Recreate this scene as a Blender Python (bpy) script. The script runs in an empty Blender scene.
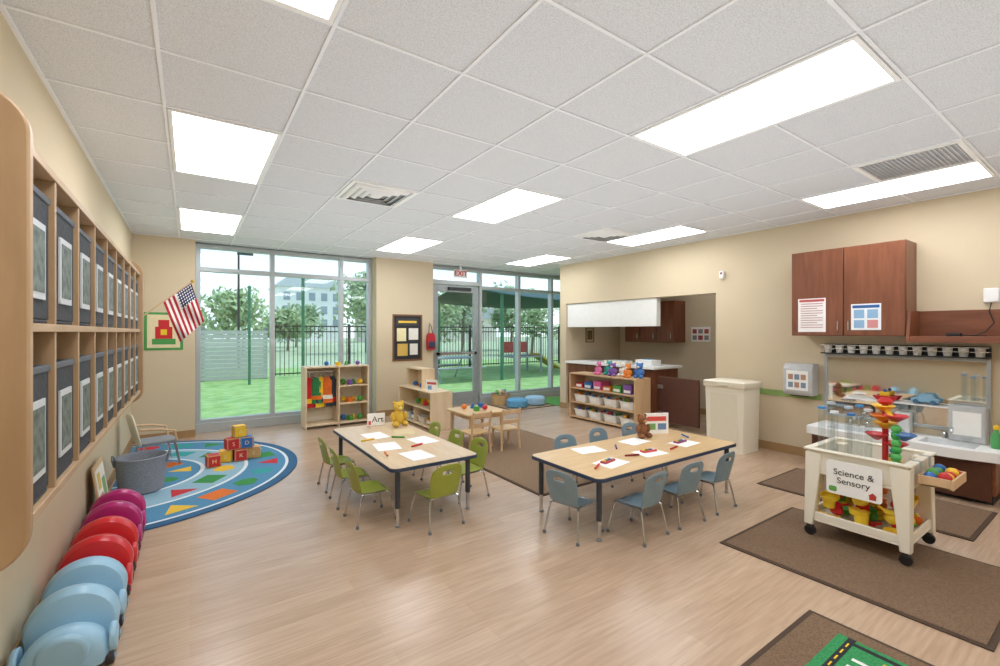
import bpy, math, random
from mathutils import Vector, Matrix
import bmesh
random.seed(7)
SC=bpy.context.scene; COL=SC.collection
PI=math.pi
R=math.radians
try:
    SC.view_settings.view_transform='Standard'
except Exception: pass

# ---------------------------------------------------------------- materials
def lin(h):
    h=h.lstrip('#'); out=[]
    for i in (0,2,4):
        c=int(h[i:i+2],16)/255
        out.append(c/12.92 if c<=.04045 else ((c+.055)/1.055)**2.4)
    return out
CACHE={}
def mat(h,rough=.5,metal=0,var=.07,scale=14,bump=0,emit=0,coat=0,spec=None):
    key=('m',h,rough,metal,var,scale,bump,emit,coat)
    if key in CACHE: return CACHE[key]
    m=bpy.data.materials.new('surface_'+h.strip('#')); m.use_nodes=True
    nt=m.node_tree; N=nt.nodes; L=nt.links; b=N['Principled BSDF']
    c=lin(h)
    tc=N.new('ShaderNodeTexCoord'); no=N.new('ShaderNodeTexNoise'); no.inputs['Scale'].default_value=scale; no.inputs['Detail'].default_value=3
    L.new(tc.outputs['Object'],no.inputs['Vector'])
    cr=N.new('ShaderNodeValToRGB'); cr.color_ramp.elements[0].position=.3; cr.color_ramp.elements[1].position=.7
    cr.color_ramp.elements[0].color=[max(0,x*(1-var)) for x in c]+[1]
    cr.color_ramp.elements[1].color=[min(1,x*(1+var)) for x in c]+[1]
    L.new(no.outputs['Fac'],cr.inputs['Fac']); L.new(cr.outputs['Color'],b.inputs['Base Color'])
    b.inputs['Roughness'].default_value=rough; b.inputs['Metallic'].default_value=metal
    if coat: b.inputs['Coat Weight'].default_value=coat
    if emit:
        L.new(cr.outputs['Color'],b.inputs['Emission Color']); b.inputs['Emission Strength'].default_value=emit
    if bump:
        bp=N.new('ShaderNodeBump'); bp.inputs['Strength'].default_value=bump; bp.inputs['Distance'].default_value=.004
        L.new(no.outputs['Fac'],bp.inputs['Height']); L.new(bp.outputs['Normal'],b.inputs['Normal'])
    CACHE[key]=m; return m
def wood(h1,h2,stretch=(1,1,12),scale=5,rough=.45):
    key=('w',h1,h2,stretch,scale,rough)
    if key in CACHE: return CACHE[key]
    m=bpy.data.materials.new('wood_'+h1.strip('#')); m.use_nodes=True
    nt=m.node_tree; N=nt.nodes; L=nt.links; b=N['Principled BSDF']
    tc=N.new('ShaderNodeTexCoord'); mp=N.new('ShaderNodeMapping'); mp.inputs['Scale'].default_value=stretch
    no=N.new('ShaderNodeTexNoise'); no.inputs['Scale'].default_value=scale; no.inputs['Detail'].default_value=5; no.inputs['Distortion'].default_value=.4
    L.new(tc.outputs['Object'],mp.inputs['Vector']); L.new(mp.outputs['Vector'],no.inputs['Vector'])
    cr=N.new('ShaderNodeValToRGB'); cr.color_ramp.elements[0].position=.32; cr.color_ramp.elements[1].position=.68
    cr.color_ramp.elements[0].color=lin(h1)+[1]; cr.color_ramp.elements[1].color=lin(h2)+[1]
    L.new(no.outputs['Fac'],cr.inputs['Fac']); L.new(cr.outputs['Color'],b.inputs['Base Color'])
    b.inputs['Roughness'].default_value=rough
    CACHE[key]=m; return m
def floor_mat():
    m=bpy.data.materials.new('vinyl_planks'); m.use_nodes=True
    nt=m.node_tree; N=nt.nodes; L=nt.links; b=N['Principled BSDF']
    tc=N.new('ShaderNodeTexCoord')
    br=N.new('ShaderNodeTexBrick'); br.inputs['Scale'].default_value=1; br.inputs['Brick Width'].default_value=1.2; br.inputs['Row Height'].default_value=.115
    br.inputs['Mortar Size'].default_value=.0006; br.inputs['Mortar Smooth'].default_value=.6; br.offset=.37
    br.inputs['Color1'].default_value=lin('#cbb096')+[1]; br.inputs['Color2'].default_value=lin('#c1a58b')+[1]; br.inputs['Mortar'].default_value=lin('#a98f77')+[1]
    L.new(tc.outputs['Object'],br.inputs['Vector'])
    mp=N.new('ShaderNodeMapping'); mp.inputs['Scale'].default_value=(1.6,26,1)
    no=N.new('ShaderNodeTexNoise'); no.inputs['Scale'].default_value=2.2; no.inputs['Detail'].default_value=7; no.inputs['Distortion'].default_value=.4
    L.new(tc.outputs['Object'],mp.inputs['Vector']); L.new(mp.outputs['Vector'],no.inputs['Vector'])
    cr=N.new('ShaderNodeValToRGB'); cr.color_ramp.elements[0].position=.25; cr.color_ramp.elements[1].position=.75
    cr.color_ramp.elements[0].color=(.76,.72,.68,1); cr.color_ramp.elements[1].color=(1.0,.99,.98,1)
    L.new(no.outputs['Fac'],cr.inputs['Fac'])
    mx=N.new('ShaderNodeMixRGB'); mx.blend_type='MULTIPLY'; mx.inputs[0].default_value=1
    L.new(br.outputs['Color'],mx.inputs[1]); L.new(cr.outputs['Color'],mx.inputs[2]); L.new(mx.outputs[0],b.inputs['Base Color'])
    b.inputs['Roughness'].default_value=.26
    return m
def tile_mat():
    m=bpy.data.materials.new('acoustic_tile'); m.use_nodes=True
    nt=m.node_tree; N=nt.nodes; L=nt.links; b=N['Principled BSDF']
    tc=N.new('ShaderNodeTexCoord'); no=N.new('ShaderNodeTexNoise'); no.inputs['Scale'].default_value=190; no.inputs['Detail'].default_value=2
    L.new(tc.outputs['Object'],no.inputs['Vector'])
    cr=N.new('ShaderNodeValToRGB'); cr.color_ramp.elements[0].position=.34; cr.color_ramp.elements[1].position=.56
    cr.color_ramp.elements[0].color=lin('#c5c8cb')+[1]; cr.color_ramp.elements[1].color=lin('#dfe1e4')+[1]
    L.new(no.outputs['Fac'],cr.inputs['Fac']); L.new(cr.outputs['Color'],b.inputs['Base Color'])
    b.inputs['Roughness'].default_value=.95
    return m
def carpet(h1,h2,scale=90):
    key=('c',h1,h2,scale)
    if key in CACHE: return CACHE[key]
    m=bpy.data.materials.new('carpet_'+h1.strip('#')); m.use_nodes=True
    nt=m.node_tree; N=nt.nodes; L=nt.links; b=N['Principled BSDF']
    tc=N.new('ShaderNodeTexCoord'); no=N.new('ShaderNodeTexNoise'); no.inputs['Scale'].default_value=scale; no.inputs['Detail'].default_value=4
    L.new(tc.outputs['Object'],no.inputs['Vector'])
    cr=N.new('ShaderNodeValToRGB'); cr.color_ramp.elements[0].position=.38; cr.color_ramp.elements[1].position=.6
    cr.color_ramp.elements[0].color=lin(h1)+[1]; cr.color_ramp.elements[1].color=lin(h2)+[1]
    L.new(no.outputs['Fac'],cr.inputs['Fac']); L.new(cr.outputs['Color'],b.inputs['Base Color'])
    bp=N.new('ShaderNodeBump'); bp.inputs['Strength'].default_value=.4; bp.inputs['Distance'].default_value=.003
    L.new(no.outputs['Fac'],bp.inputs['Height']); L.new(bp.outputs['Normal'],b.inputs['Normal'])
    b.inputs['Roughness'].default_value=.95
    CACHE[key]=m; return m
def glass_mat(h='#f4f9f8',gl=.04,name='window_glass'):
    key=('g',h,gl)
    if key in CACHE: return CACHE[key]
    m=bpy.data.materials.new(name); m.use_nodes=True
    nt=m.node_tree; N=nt.nodes; L=nt.links
    N.remove(N['Principled BSDF']); o=N['Material Output']
    t=N.new('ShaderNodeBsdfTransparent'); t.inputs['Color'].default_value=lin(h)+[1]
    g=N.new('ShaderNodeBsdfGlossy'); g.inputs['Roughness'].default_value=.02
    x=N.new('ShaderNodeMixShader'); x.inputs[0].default_value=gl
    L.new(t.outputs[0],x.inputs[1]); L.new(g.outputs[0],x.inputs[2]); L.new(x.outputs[0],o.inputs['Surface'])
    CACHE[key]=m; return m

WALL=mat('#d5c5a7',.85,var=.012,scale=3); BASE=mat('#a8865c',.6,var=.05)
MAPLE=wood('#cdaa82','#dab992',(2,2,.35),7); MAPLET=wood('#d3b07c','#dfbf90',(1.5,14,1),3,.3)
CUB=wood('#ab8c68','#b99a76',(2,2,.35),9); CUBX=wood('#b59570','#c4a480',(9,1,9))
MAPLEL=wood('#d0b48f','#ddc4a2',(14,1.5,1),3,.3)
WALNUT=wood('#714028','#855035',(5,5,.6),4,.35); WALNUTH=wood('#714028','#855035',(5,.6,5),4,.35)
ALU=mat('#b9bfc1',.35,.3,var=.02); CHROME=mat('#cfd2d4',.18,.95,var=.02)
WHITE=mat('#f2f2ef',.45,var=.01); CREAM=mat('#ece4d0',.45,var=.006,scale=2); BLACK=mat('#1c1c1e',.5); DARK=mat('#34363a',.5)
NAVY=mat('#2d3f5c',.5); PAPER=mat('#f7f6f2',.8,var=.02)
GLASS=glass_mat()
RED='#c8262c'; YEL='#f0c52a'; GRN='#4d9b3c'; BLU='#2c6db5'; ORG='#e67a25'; LBL='#8fc0de'; PNK='#d8619b'; PUR='#7b4f9e'

# ---------------------------------------------------------------- mesh helper
def rrect(x0,x1,y0,y1,r,n=5,which=(1,1,1,1)):
    out=[]
    for k,(cx,cy,a) in enumerate(((x1-r,y1-r,0),(x0+r,y1-r,90),(x0+r,y0+r,180),(x1-r,y0+r,270))):
        if which[k]:
            for i in range(n+1):
                t=R(a+90*i/n); out.append((cx+r*math.cos(t),cy+r*math.sin(t)))
        else:
            out.append(((x1 if k in(0,3) else x0),(y1 if k in (0,1) else y0)))
    return out
class MB:
    def __init__(s,t=None):
        s.v=[];s.f=[];s.m=[]; s.o=Vector(t.location) if t is not None else Vector((0,0,0)); s.T=Matrix()
    def add(s,vs,fs,m=0):
        off=len(s.v)
        for p in vs: s.v.append(tuple(s.T@Vector(p)-s.o))
        for f in fs: s.f.append([i+off for i in f]); s.m.append(m)
        return s
    def box(s,x0,x1,y0,y1,z0,z1,m=0):
        vs=[(x,y,z) for z in (z0,z1) for y in (y0,y1) for x in (x0,x1)]
        return s.add(vs,[(0,2,3,1),(4,5,7,6),(0,1,5,4),(2,6,7,3),(0,4,6,2),(1,3,7,5)],m)
    def cyl(s,p0,p1,r0,r1=None,n=14,m=0):
        r1=r0 if r1 is None else r1
        p0=Vector(p0);p1=Vector(p1);d=(p1-p0).normalized()
        a=d.orthogonal().normalized(); b=d.cross(a)
        vs=[];
        for p,r in ((p0,r0),(p1,r1)):
            for i in range(n):
                t=2*PI*i/n; vs.append(p+a*(r*math.cos(t))+b*(r*math.sin(t)))
        fs=[(i,(i+1)%n,n+(i+1)%n,n+i) for i in range(n)]+[tuple(range(n)),tuple(range(n,2*n))]
        return s.add(vs,fs,m)
    def sph(s,c,r,m=0,n=14,k=9):
        if not hasattr(r,'__len__'): r=(r,r,r)
        vs=[(c[0],c[1],c[2]-r[2])]
        for j in range(1,k):
            ph=-PI/2+PI*j/k
            for i in range(n):
                t=2*PI*i/n; vs.append((c[0]+r[0]*math.cos(ph)*math.cos(t),c[1]+r[1]*math.cos(ph)*math.sin(t),c[2]+r[2]*math.sin(ph)))
        vs.append((c[0],c[1],c[2]+r[2])); fs=[]
        for i in range(n): fs.append((0,1+(i+1)%n,1+i)); fs.append((len(vs)-1,1+(k-2)*n+i,1+(k-2)*n+(i+1)%n))
        for j in range(k-2):
            for i in range(n): fs.append((1+j*n+i,1+j*n+(i+1)%n,1+(j+1)*n+(i+1)%n,1+(j+1)*n+i))
        return s.add(vs,fs,m)
    def lathe(s,prof,c=(0,0,0),n=24,m=0,caps=True,sy=1):
        vs=[];fs=[]
        for r,z in prof:
            for i in range(n):
                t=2*PI*i/n; vs.append((c[0]+r*math.cos(t),c[1]+sy*r*math.sin(t),c[2]+z))
        for j in range(len(prof)-1):
            for i in range(n): fs.append((j*n+i,j*n+(i+1)%n,(j+1)*n+(i+1)%n,(j+1)*n+i))
        if caps: fs.append(tuple(range(n))); fs.append(tuple(range((len(prof)-1)*n,len(prof)*n)))
        return s.add(vs,fs,m)
    def rings(s,rs,m=0,caps=True):
        n=len(rs[0]); vs=[p for r in rs for p in r]; fs=[]
        for j in range(len(rs)-1):
            for i in range(n): fs.append((j*n+i,j*n+(i+1)%n,(j+1)*n+(i+1)%n,(j+1)*n+i))
        if caps: fs.append(tuple(range(n))); fs.append(tuple(range((len(rs)-1)*n,len(rs)*n)))
        return s.add(vs,fs,m)
    def tube(s,pts,r,n=8,m=0):
        pts=[Vector(p) for p in pts]; rs=[]; a=None
        for i,p in enumerate(pts):
            d=(pts[min(i+1,len(pts)-1)]-pts[max(i-1,0)]).normalized()
            a=d.orthogonal().normalized() if a is None else (a-d*a.dot(d)).normalized()
            b=d.cross(a)
            rs.append([p+a*(r*math.cos(2*PI*k/n))+b*(r*math.sin(2*PI*k/n)) for k in range(n)])
        return s.rings(rs,m)
    def prism(s,poly,a,b,axis='z',m=0):
        def P(u,v,w):
            return (u,v,w) if axis=='z' else ((w,u,v) if axis=='x' else (u,w,v))
        n=len(poly); vs=[P(u,v,a) for u,v in poly]+[P(u,v,b) for u,v in poly]
        fs=[(i,(i+1)%n,n+(i+1)%n,n+i) for i in range(n)]+[tuple(range(n)),tuple(range(n,2*n))]
        return s.add(vs,fs,m)
    def grid(s,fn,nu,nv,m=0,skip=None,mf=None):
        vs=[fn(i/nu,j/nv) for j in range(nv+1) for i in range(nu+1)]
        off=len(s.v); s.add(vs,[],m)
        for j in range(nv):
            for i in range(nu):
                if skip and skip(i,j): continue
                q=off+j*(nu+1)+i; s.f.append([q,q+1,q+nu+2,q+nu+1]); s.m.append(mf(i,j) if mf else m)
        return s
    def build(s,name,mats,parent=None,bevel=0,solid=0,sub=0,ang=40,recalc=True,loc=None,rot=None,seg=2):
        me=bpy.data.meshes.new(name); me.from_pydata(s.v,[],s.f)
        if not isinstance(mats,(list,tuple)): mats=[mats]
        for x in mats: me.materials.append(x)
        for p,k in zip(me.polygons,s.m): p.material_index=k; p.use_smooth=True
        if recalc:
            bm=bmesh.new(); bm.from_mesh(me); bmesh.ops.recalc_face_normals(bm,faces=bm.faces); bm.to_mesh(me); bm.free()
        try: me.set_sharp_from_angle(angle=R(ang))
        except Exception: pass
        o=bpy.data.objects.new(name,me); COL.objects.link(o)
        if parent is not None: o.parent=parent
        if loc: o.location=loc
        if rot: o.rotation_euler=rot
        if solid:
            q=o.modifiers.new('s','SOLIDIFY'); q.thickness=solid; q.offset=0
        if bevel:
            q=o.modifiers.new('b','BEVEL'); q.width=bevel; q.segments=seg; q.limit_method='ANGLE'
        if sub:
            q=o.modifiers.new('u','SUBSURF'); q.levels=sub; q.render_levels=sub
        return o
def thing(name,label,cat,loc=(0,0,0),rz=0,group=None):
    o=bpy.data.objects.new(name,None); COL.objects.link(o); o.empty_display_size=.1
    o.location=loc; o.rotation_euler=(0,0,R(rz)); o['label']=label; o['category']=cat
    if group: o['group']=group
    return o
def tag(o,label,cat,group=None,kind=None):
    o['label']=label; o['category']=cat
    if group: o['group']=group
    if kind: o['kind']=kind
    return o
def struct(o): o['kind']='structure'; return o
def dup(root,loc,rz=None,label=None,group=None):
    r=root.copy(); COL.objects.link(r); r.location=loc
    if rz is not None: r.rotation_euler=(0,0,R(rz))
    if label: r['label']=label
    if group: r['group']=group
    for ch in list(root.children):
        c=ch.copy(); COL.objects.link(c); c.parent=r
        for g in ch.children:
            d=g.copy(); COL.objects.link(d); d.parent=c
    return r
def text(s,size,parent,loc,m,rot=(90,0,0),name='lettering',ext=.0006,bold=0):
    cu=bpy.data.curves.new('t','FONT'); cu.body=s; cu.size=size; cu.extrude=ext; cu.align_x='CENTER'; cu.align_y='CENTER'; cu.offset=bold
    ob=bpy.data.objects.new('tmp',cu); COL.objects.link(ob)
    dg=bpy.context.evaluated_depsgraph_get(); me=bpy.data.meshes.new_from_object(ob.evaluated_get(dg))
    bpy.data.objects.remove(ob)
    me.materials.clear(); me.materials.append(m)
    o=bpy.data.objects.new(name,me); COL.objects.link(o); o.parent=parent; o.location=loc; o.rotation_euler=[R(a) for a in rot]
    return o
def sheet(name,label,cat,loc,rz,w,h,base,rects=(),th=.006,frame=None,group=None,tilt=0):
    """flat sign: local x width, z up from 0, front towards -y"""
    m=MB(); m.box(-w/2,w/2,-th,0,0,h,0); ms=[mat(base,.7,var=.02)]; idx={}
    for (x0,z0,x1,z1,c) in rects:
        if c not in idx: idx[c]=len(ms); ms.append(mat(c,.7,var=.04))
        m.box(-w/2+x0*w,-w/2+x1*w,-th-.0015-.0003*len(idx),-th+.0005,z0*h,z1*h,idx[c])
    if frame:
        k=len(ms); ms.append(mat(frame,.5)); t=min(w,h)*.045+.006
        for b in ((-w/2-t,-w/2,0,-th*2,-t,h+t),(w/2,w/2+t,0,-th*2,-t,h+t),(-w/2,w/2,0,-th*2,-t,0),(-w/2,w/2,0,-th*2,h,h+t)):
            m.box(b[0],b[1],min(b[2],b[3]),max(b[2],b[3]),b[4],b[5],k)
    o=m.build(name,ms); o.location=loc; o.rotation_euler=(R(tilt),0,R(rz)); tag(o,label,cat,group)
    return o

# ---------------------------------------------------------------- room
XL,XR,YB,YW,ZC=-.62,5.85,7.46,7.75,2.72
YN=-2.3; XK=7.4
def S(name,boxes,m,bevel=0):
    b=MB()
    for x in boxes: b.box(*x)
    return struct(b.build(name,m,bevel=bevel))
S('floor',[(XL-.15,XK+.1,YN-.15,YW+.15,-.08,0)],floor_mat())
S('ceiling',[(XL-.15,XK+.1,YN-.15,YW+.15,ZC,ZC+.1)],tile_mat())
S('wall_left',[(XL-.15,XL,YN-.15,YW+.15,0,ZC)],WALL)
S('wall_near',[(XL,XK+.1,YN-.15,YN,0,ZC)],WALL)
S('wall_back',[(XL,.057,YB,YW+.15,0,ZC),(2.6,3.66,YB,YW+.15,0,ZC)],WALL)
S('wall_right',[(XR,XR+.15,YN,3.34,0,ZC),(XR,XR+.15,3.34,6.28,1.97,ZC),(XR,XR+.15,6.28,6.445,0,ZC),(XR+.15,XK,6.3,6.445,0,ZC)],WALL)
S('wall_alcove',[(XK,XK+.1,YN,YW+.15,0,ZC),(XR+.15,XK,3.0,3.1,0,ZC)],WALL)
S('baseboard_left',[(XL,XL+.012,YN,YB,0,.1)],BASE,.002)
S('baseboard_back',[(XL+.012,.057,YB-.012,YB,0,.1),(2.6,3.66,YB-.012,YB,0,.1)],BASE,.002)
S('baseboard_right',[(XR-.012,XR,YN,3.34,0,.1),(XR-.012,XR,6.28,6.445,0,.1)],BASE,.002)
S('baseboard_alcove',[(XK-.012,XK,3.1,6.3,0,.1)],BASE,.002)
S('trim_1',[(XR-.008,XR,2.1,3.34,.67,.74)],mat('#8aa860',.6))
S('trim_2',[(XR+.03,XR+.13,4.3,6.27,1.53,1.965)],mat('#ecece8',.5,var=.02),.004)
# ceiling T-bar grid
g=MB(); T=.614
x=-.12-T
while x<XK:
    if x>XL: g.box(x-.008,x+.008,YN,YW,ZC-.008,ZC+.002)
    x+=T
y=.70-T*5
while y<YW:
    if y>YN: g.box(XL,XK,y-.008,y+.008,ZC-.0075,ZC+.002)
    y+=T
g.box(XL,XL+.02,YN,YB,ZC-.008,ZC+.002); g.box(XL,.057,YB-.02,YB,ZC-.008,ZC+.002); g.box(2.6,3.66,YB-.02,YB,ZC-.008,ZC+.002); g.box(XR-.02,XR,YN,6.445,ZC-.008,ZC+.002)
struct(g.build('trim_3',mat('#eceef1',.5,var=.01)))
# lights
EM=mat('#f6f9ff',.5,var=.0,emit=8.8)
LX=[('left',-.12),('middle',2.336),('right',4.792)]; LY=[('behind the camera',-1.756),('nearest the camera',.70),('in the middle row',3.156),('nearest the window wall',5.612)]
for cn,lx in LX:
    for rn,ly in LY:
        t=thing('ceiling_light','recessed rectangular ceiling light, %s column, %s'%(cn,rn),'ceiling light',(lx+T/2,ly+T,ZC-.014),0,'recessed ceiling lights')
        w,h=T/2-.012,T-.012
        f=MB(); f.box(-w,w,-h,-h+.022,-.0,.014); f.box(-w,w,h-.022,h,-.0,.014); f.box(-w,-w+.022,-h+.022,h-.022,0,.014); f.box(w-.022,w,-h+.022,h-.022,0,.014)
        f.build('frame',WHITE,t)
        MB().box(-w+.022,w-.022,-h+.022,h-.022,.004,.012).build('diffuser',EM,t)
t=thing('ceiling_light','added square light, out of view, brightening the kitchen alcove','ceiling light',(6.75,4.2,ZC-.014))  # added panel out of view, brightens the alcove
MB().box(-.2,.2,-.2,.2,.006,.0135).build('diffuser',EM,t)
f=MB()
for b in ((-.22,.22,-.22,-.2),(-.22,.22,.2,.22),(-.22,-.2,-.2,.2),(.2,.22,-.2,.2)): f.box(*b,0,.014)
f.build('frame',WHITE,t)
# diffusers (supply vents)
def supply(cx,cy,label):
    t=thing('air_diffuser',label,'ceiling vent',(cx,cy,ZC-.03),0,'square air diffusers')
    def ringsq(a,b,z0,z1):
        return [[(sx*q,sy*q,z) for sx,sy in ((-1,-1),(1,-1),(1,1),(-1,1))] for q,z in ((a,z0),(b,z1))]
    MB().box(-.27,.27,-.27,.27,.024,.0295).build('throat',mat('#b4b8bb',.6),t)
    f=MB()
    for b in ((-.295,.295,-.295,-.262),(-.295,.295,.262,.295),(-.295,-.262,-.262,.262),(.262,.295,-.262,.262)): f.box(*b,.014,.03)
    f.build('plate',WHITE,t)
    for q in (.25,.19,.13,.07):
        m=MB(); m.rings(ringsq(q,q-.038,.022,-.004),caps=False); m.build('louvre',WHITE,t,solid=.003)
    MB().box(-.03,.03,-.03,.03,-.004,.0).build('hub',WHITE,t)
supply(1.415,4.077,'white square air diffuser between the two left light columns')
supply(4.485,4.077,'white square air diffuser beside the far right light')
t=thing('return_grille','wide louvred return grille beside the right ceiling light','ceiling vent',(4.485,1.007,ZC-.02))
f=MB(); 
for b in ((-.3,.3,-.3,-.27),(-.3,.3,.27,.3),(-.3,-.27,-.27,.27),(.27,.3,-.27,.27)): f.box(*b,.0,.02)
f.build('frame',WHITE,t); MB().box(-.27,.27,-.27,.27,.014,.0195).build('backing',mat('#c4c6c8',.8),t)
f=MB()
for i in range(21):
    yy=-.262+i*.026; f.add([(-.27,yy,.002),(.27,yy,.002),(.27,yy+.013,.013),(-.27,yy+.013,.013)],[(0,1,2,3)])
f.build('louvres',mat('#dcdddd',.5),t,solid=.002)

# windows
def window(name,xs,zs,x0,x1):
    f=MB()
    for x in xs: f.box(x-.03,x+.03,YW-.05,YW+.07,.10,ZC-.012)
    for z in zs: f.box(x0,x1,YW-.045,YW+.065,z-.03,z+.03)
    f.box(x0,x1,YW-.08,YW+.1,0,.13)
    w=struct(f.build(name,ALU,bevel=.003))
    bays=MB()
    for a,b in zip(xs[:-1],xs[1:]):
        for c,d in zip(zs[:-1],zs[1:]): bays.box(a+.03,b-.03,YW+.005,YW+.011,c+.03,d-.03)
    bays.build('pane',GLASS,w)
    return w
window('window_1',[.09,1.046,2.09,2.57],[.15,2.34,ZC-.045],.06,2.598)
window('window_2',[4.84,5.82,6.75,XK-.03],[.15,2.34,ZC-.045],4.81,XK-.001)
f=MB(); f.box(3.67,3.75,YW-.05,YW+.07,0,ZC-.012); f.box(3.75,4.81,YW-.05,YW+.07,2.36,2.44); f.box(3.75,4.81,YW-.05,YW+.07,ZC-.075,ZC-.015)
fr=struct(f.build('trim_4',ALU,bevel=.003)); MB().box(3.75,4.81,YW+.005,YW+.011,2.44,ZC-.075).build('pane',GLASS,fr)
d=MB(); d.box(3.78,3.89,YW-.03,YW+.02,.01,2.35); d.box(4.68,4.79,YW-.03,YW+.02,.01,2.35); d.box(3.89,4.68,YW-.03,YW+.02,.01,.26); d.box(3.89,4.68,YW-.03,YW+.02,2.22,2.35)
door=struct(d.build('door_1',mat('#a3a9ab',.35,.3),bevel=.003))
MB().box(3.89,4.68,YW-.01,YW,.26,2.22).build('pane',GLASS,door)
h=MB(); h.box(3.85,4.72,YW-.09,YW-.06,1.0,1.05); h.box(3.85,3.9,YW-.09,YW-.03,.99,1.06); h.box(4.67,4.72,YW-.09,YW-.03,.99,1.06); h.build('push_bar',CHROME,door)
c=MB(); c.box(4.1,4.6,YW-.08,YW-.032,2.25,2.31); c.build('door_closer',DARK,door)
# exit sign
t=thing('exit_sign','red letter exit sign above the glass door','sign',(4.3,7.58,2.49))
MB().box(-.14,.14,-.02,.02,0,.15).build('housing',WHITE,t,bevel=.004); MB().box(-.02,.02,-.02,.02,.15,.214).build('mount',WHITE,t)
text('EXIT',.135,t,(0,-.022,.075),mat('#d40008',.6,var=.01),bold=.003)
# ---------------------------------------------------------------- outdoors
turf=MB().box(-30,60,YW+1.2,20,-.1,-.02).build('turf',carpet('#82a860','#9dbd7b',3)); tag(turf,'green artificial turf outside the windows','turf',kind='stuff')  # haze is put into the turf colour by paler greens
S('floor_patio',[(-30,60,YW+.15,YW+1.2,-.1,-.02)],mat('#cfcac0',.8))
far=MB().box(-60,120,20,110,-.12,-.04).build('grass_field',carpet('#a0b08c','#b4c09f',2)); tag(far,'distant grassy ground beyond the fence','grass',kind='stuff')
def fence(x0,x1,y,label,h=1.65):
    t=thing('metal_fence',label,'fence',(x0,y,-.0195)); L=x1-x0; n=int(L/2.4)
    fm=mat('#2a2d2e',.5)
    for i in range(n+1): MB().box(i*L/n-.04,i*L/n+.04,-.04,.04,0,h+.08).build('post',fm,t)
    m=MB()
    for z in (.12,h-.18,h): m.box(0,L,-.015,.015,z-.02,z+.02)
    k=int(L/.13)
    for i in range(k): m.box(i*L/k-.009,i*L/k+.009,-.009,.009,.05,h)
    m.build('picket_panel',fm,t)
fence(2.1,24,15.8,'black metal picket fence beyond the turf')
t=thing('slat_screen','grey horizontal board screen wall at left end of the fence','fence',(-3,15.8,-.0195))
m=MB(); 
for i in range(12): m.box(0,5,-.03,.03,.02+i*.125,.13+i*.125)
m.build('slat_panel',mat('#b8b7b4',.7),t)
for x in (0.0,1.65,3.3,4.95): MB().box(x-.05,x+.05,.03,.12,0,1.6).build('post',mat('#8b8b8d',.7),t)
leafm=[mat('#99b085',.9,var=.22,scale=1.5),mat('#a9be92',.9,var=.18,scale=1.5),mat('#8ba37d',.9,var=.22,scale=1.5)]  # leaf greens paled to imitate distance haze
def tree(x,y,h,r,k,label):
    t=thing('tree',label,'tree',(x,y,-.039),0,'trees beyond the fence')
    MB().tube([(0,0,.04),(.1,0,h*.3),(0,.1,h*.6),(0,0,h*.85)],.05+.01*h,8).build('trunk',mat('#8a7b6a',.9),t)
    m=MB(); rnd=random.Random(int(x*100+y))
    lob=[(rnd.uniform(-.55,.55)*r,rnd.uniform(-.4,.4)*r,h*.5+rnd.uniform(-.2,.32)*h*.8,r*rnd.uniform(.28,.45)) for _ in range(15)]
    for q in range(1300):
        c=rnd.choice(lob); a=rnd.uniform(0,2*PI); u=rnd.uniform(-1,1); s=math.sqrt(1-u*u); rr=c[3]*rnd.uniform(.5,1.1)
        p=Vector((c[0]+rr*s*math.cos(a),c[1]+rr*s*math.sin(a),max(.35,c[2]+rr*u)))
        d1=Vector((rnd.uniform(-1,1),rnd.uniform(-1,1),rnd.uniform(-1,1))).normalized(); d2=d1.orthogonal().normalized(); sz=rnd.uniform(.12,.22)*(r/2.2)
        m.add([p-d1*sz,p+d2*sz*.6,p+d1*sz,p-d2*sz*.6],[(0,1,2,3)])
    m.build('foliage',leafm[k],t,recalc=False)
for i,(x,y,h,r,k) in enumerate([(-.8,27,4.2,2.0,0),(2.6,31,4.4,2.3,1),(6.2,38,3.8,2.4,0),(8.4,47,4.2,2.8,2),(10.1,31,6.6,2.6,1),(12.6,25,4.4,2.1,0),(16.6,29,5.4,2.5,2),(18.8,23.5,4.6,2.1,1),(21.8,30,6.0,2.7,0),(24.2,23,4.8,2.2,2),(28.5,27,6.4,2.7,1)]):
    tree(x,y,h,r,k,['leafy tree at the far left behind the board screen','bushy tree behind the gap beside the board screen','low rounded tree under the street lamp','low dark tree in front of the pale building','tall pale green tree at the right window edge','tree behind the pillar, seen past the right mullion','dark tree filling the glass door','light green tree in the first sidelight','tree framed by the middle sidelight','dark tree behind the shade canopy','tallest tree at the far right of the glazing'][i])
# far building
t=thing('apartment_building','pale four storey building far beyond the trees','building',(15.5,72,-.039))
MB().box(-5,4,0,8,0,8.2).build('wall',mat('#efefed',.8),t); MB().prism([(-5.4,8.2),(4.4,8.2),(2.8,9.6),(-3.8,9.6)],-.4,8.4,'y').build('roof',mat('#c5cacf',.8),t)
for i in range(5):
    for j in range(3): MB().box(-4.3+i*1.75,-3.4+i*1.75,-.05,.01,2.2+j*2,3.4+j*2).build('window',mat('#9aa6af',.4),t)
t=thing('low_building','long grey roofed building behind the fence','building',(30,62,-.039))
MB().box(-9,12,0,8,0,3.6).build('wall',mat('#dcd4c8',.8),t); MB().prism([(-9.5,3.6),(12.5,3.6),(11,5.4),(-8,5.4)],-.5,8.5,'y').build('roof',mat('#aeb1b5',.8),t)
t=thing('lamp_post','thin dark street lamp post beyond the fence','lamp post',(1.55,20.2,-.039)); MB().cyl((0,0,0),(0,0,4.6),.05,.035).build('pole',DARK,t); MB().box(-.05,.5,-.08,.08,4.5,4.6).build('lamp_head',DARK,t)
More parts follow.
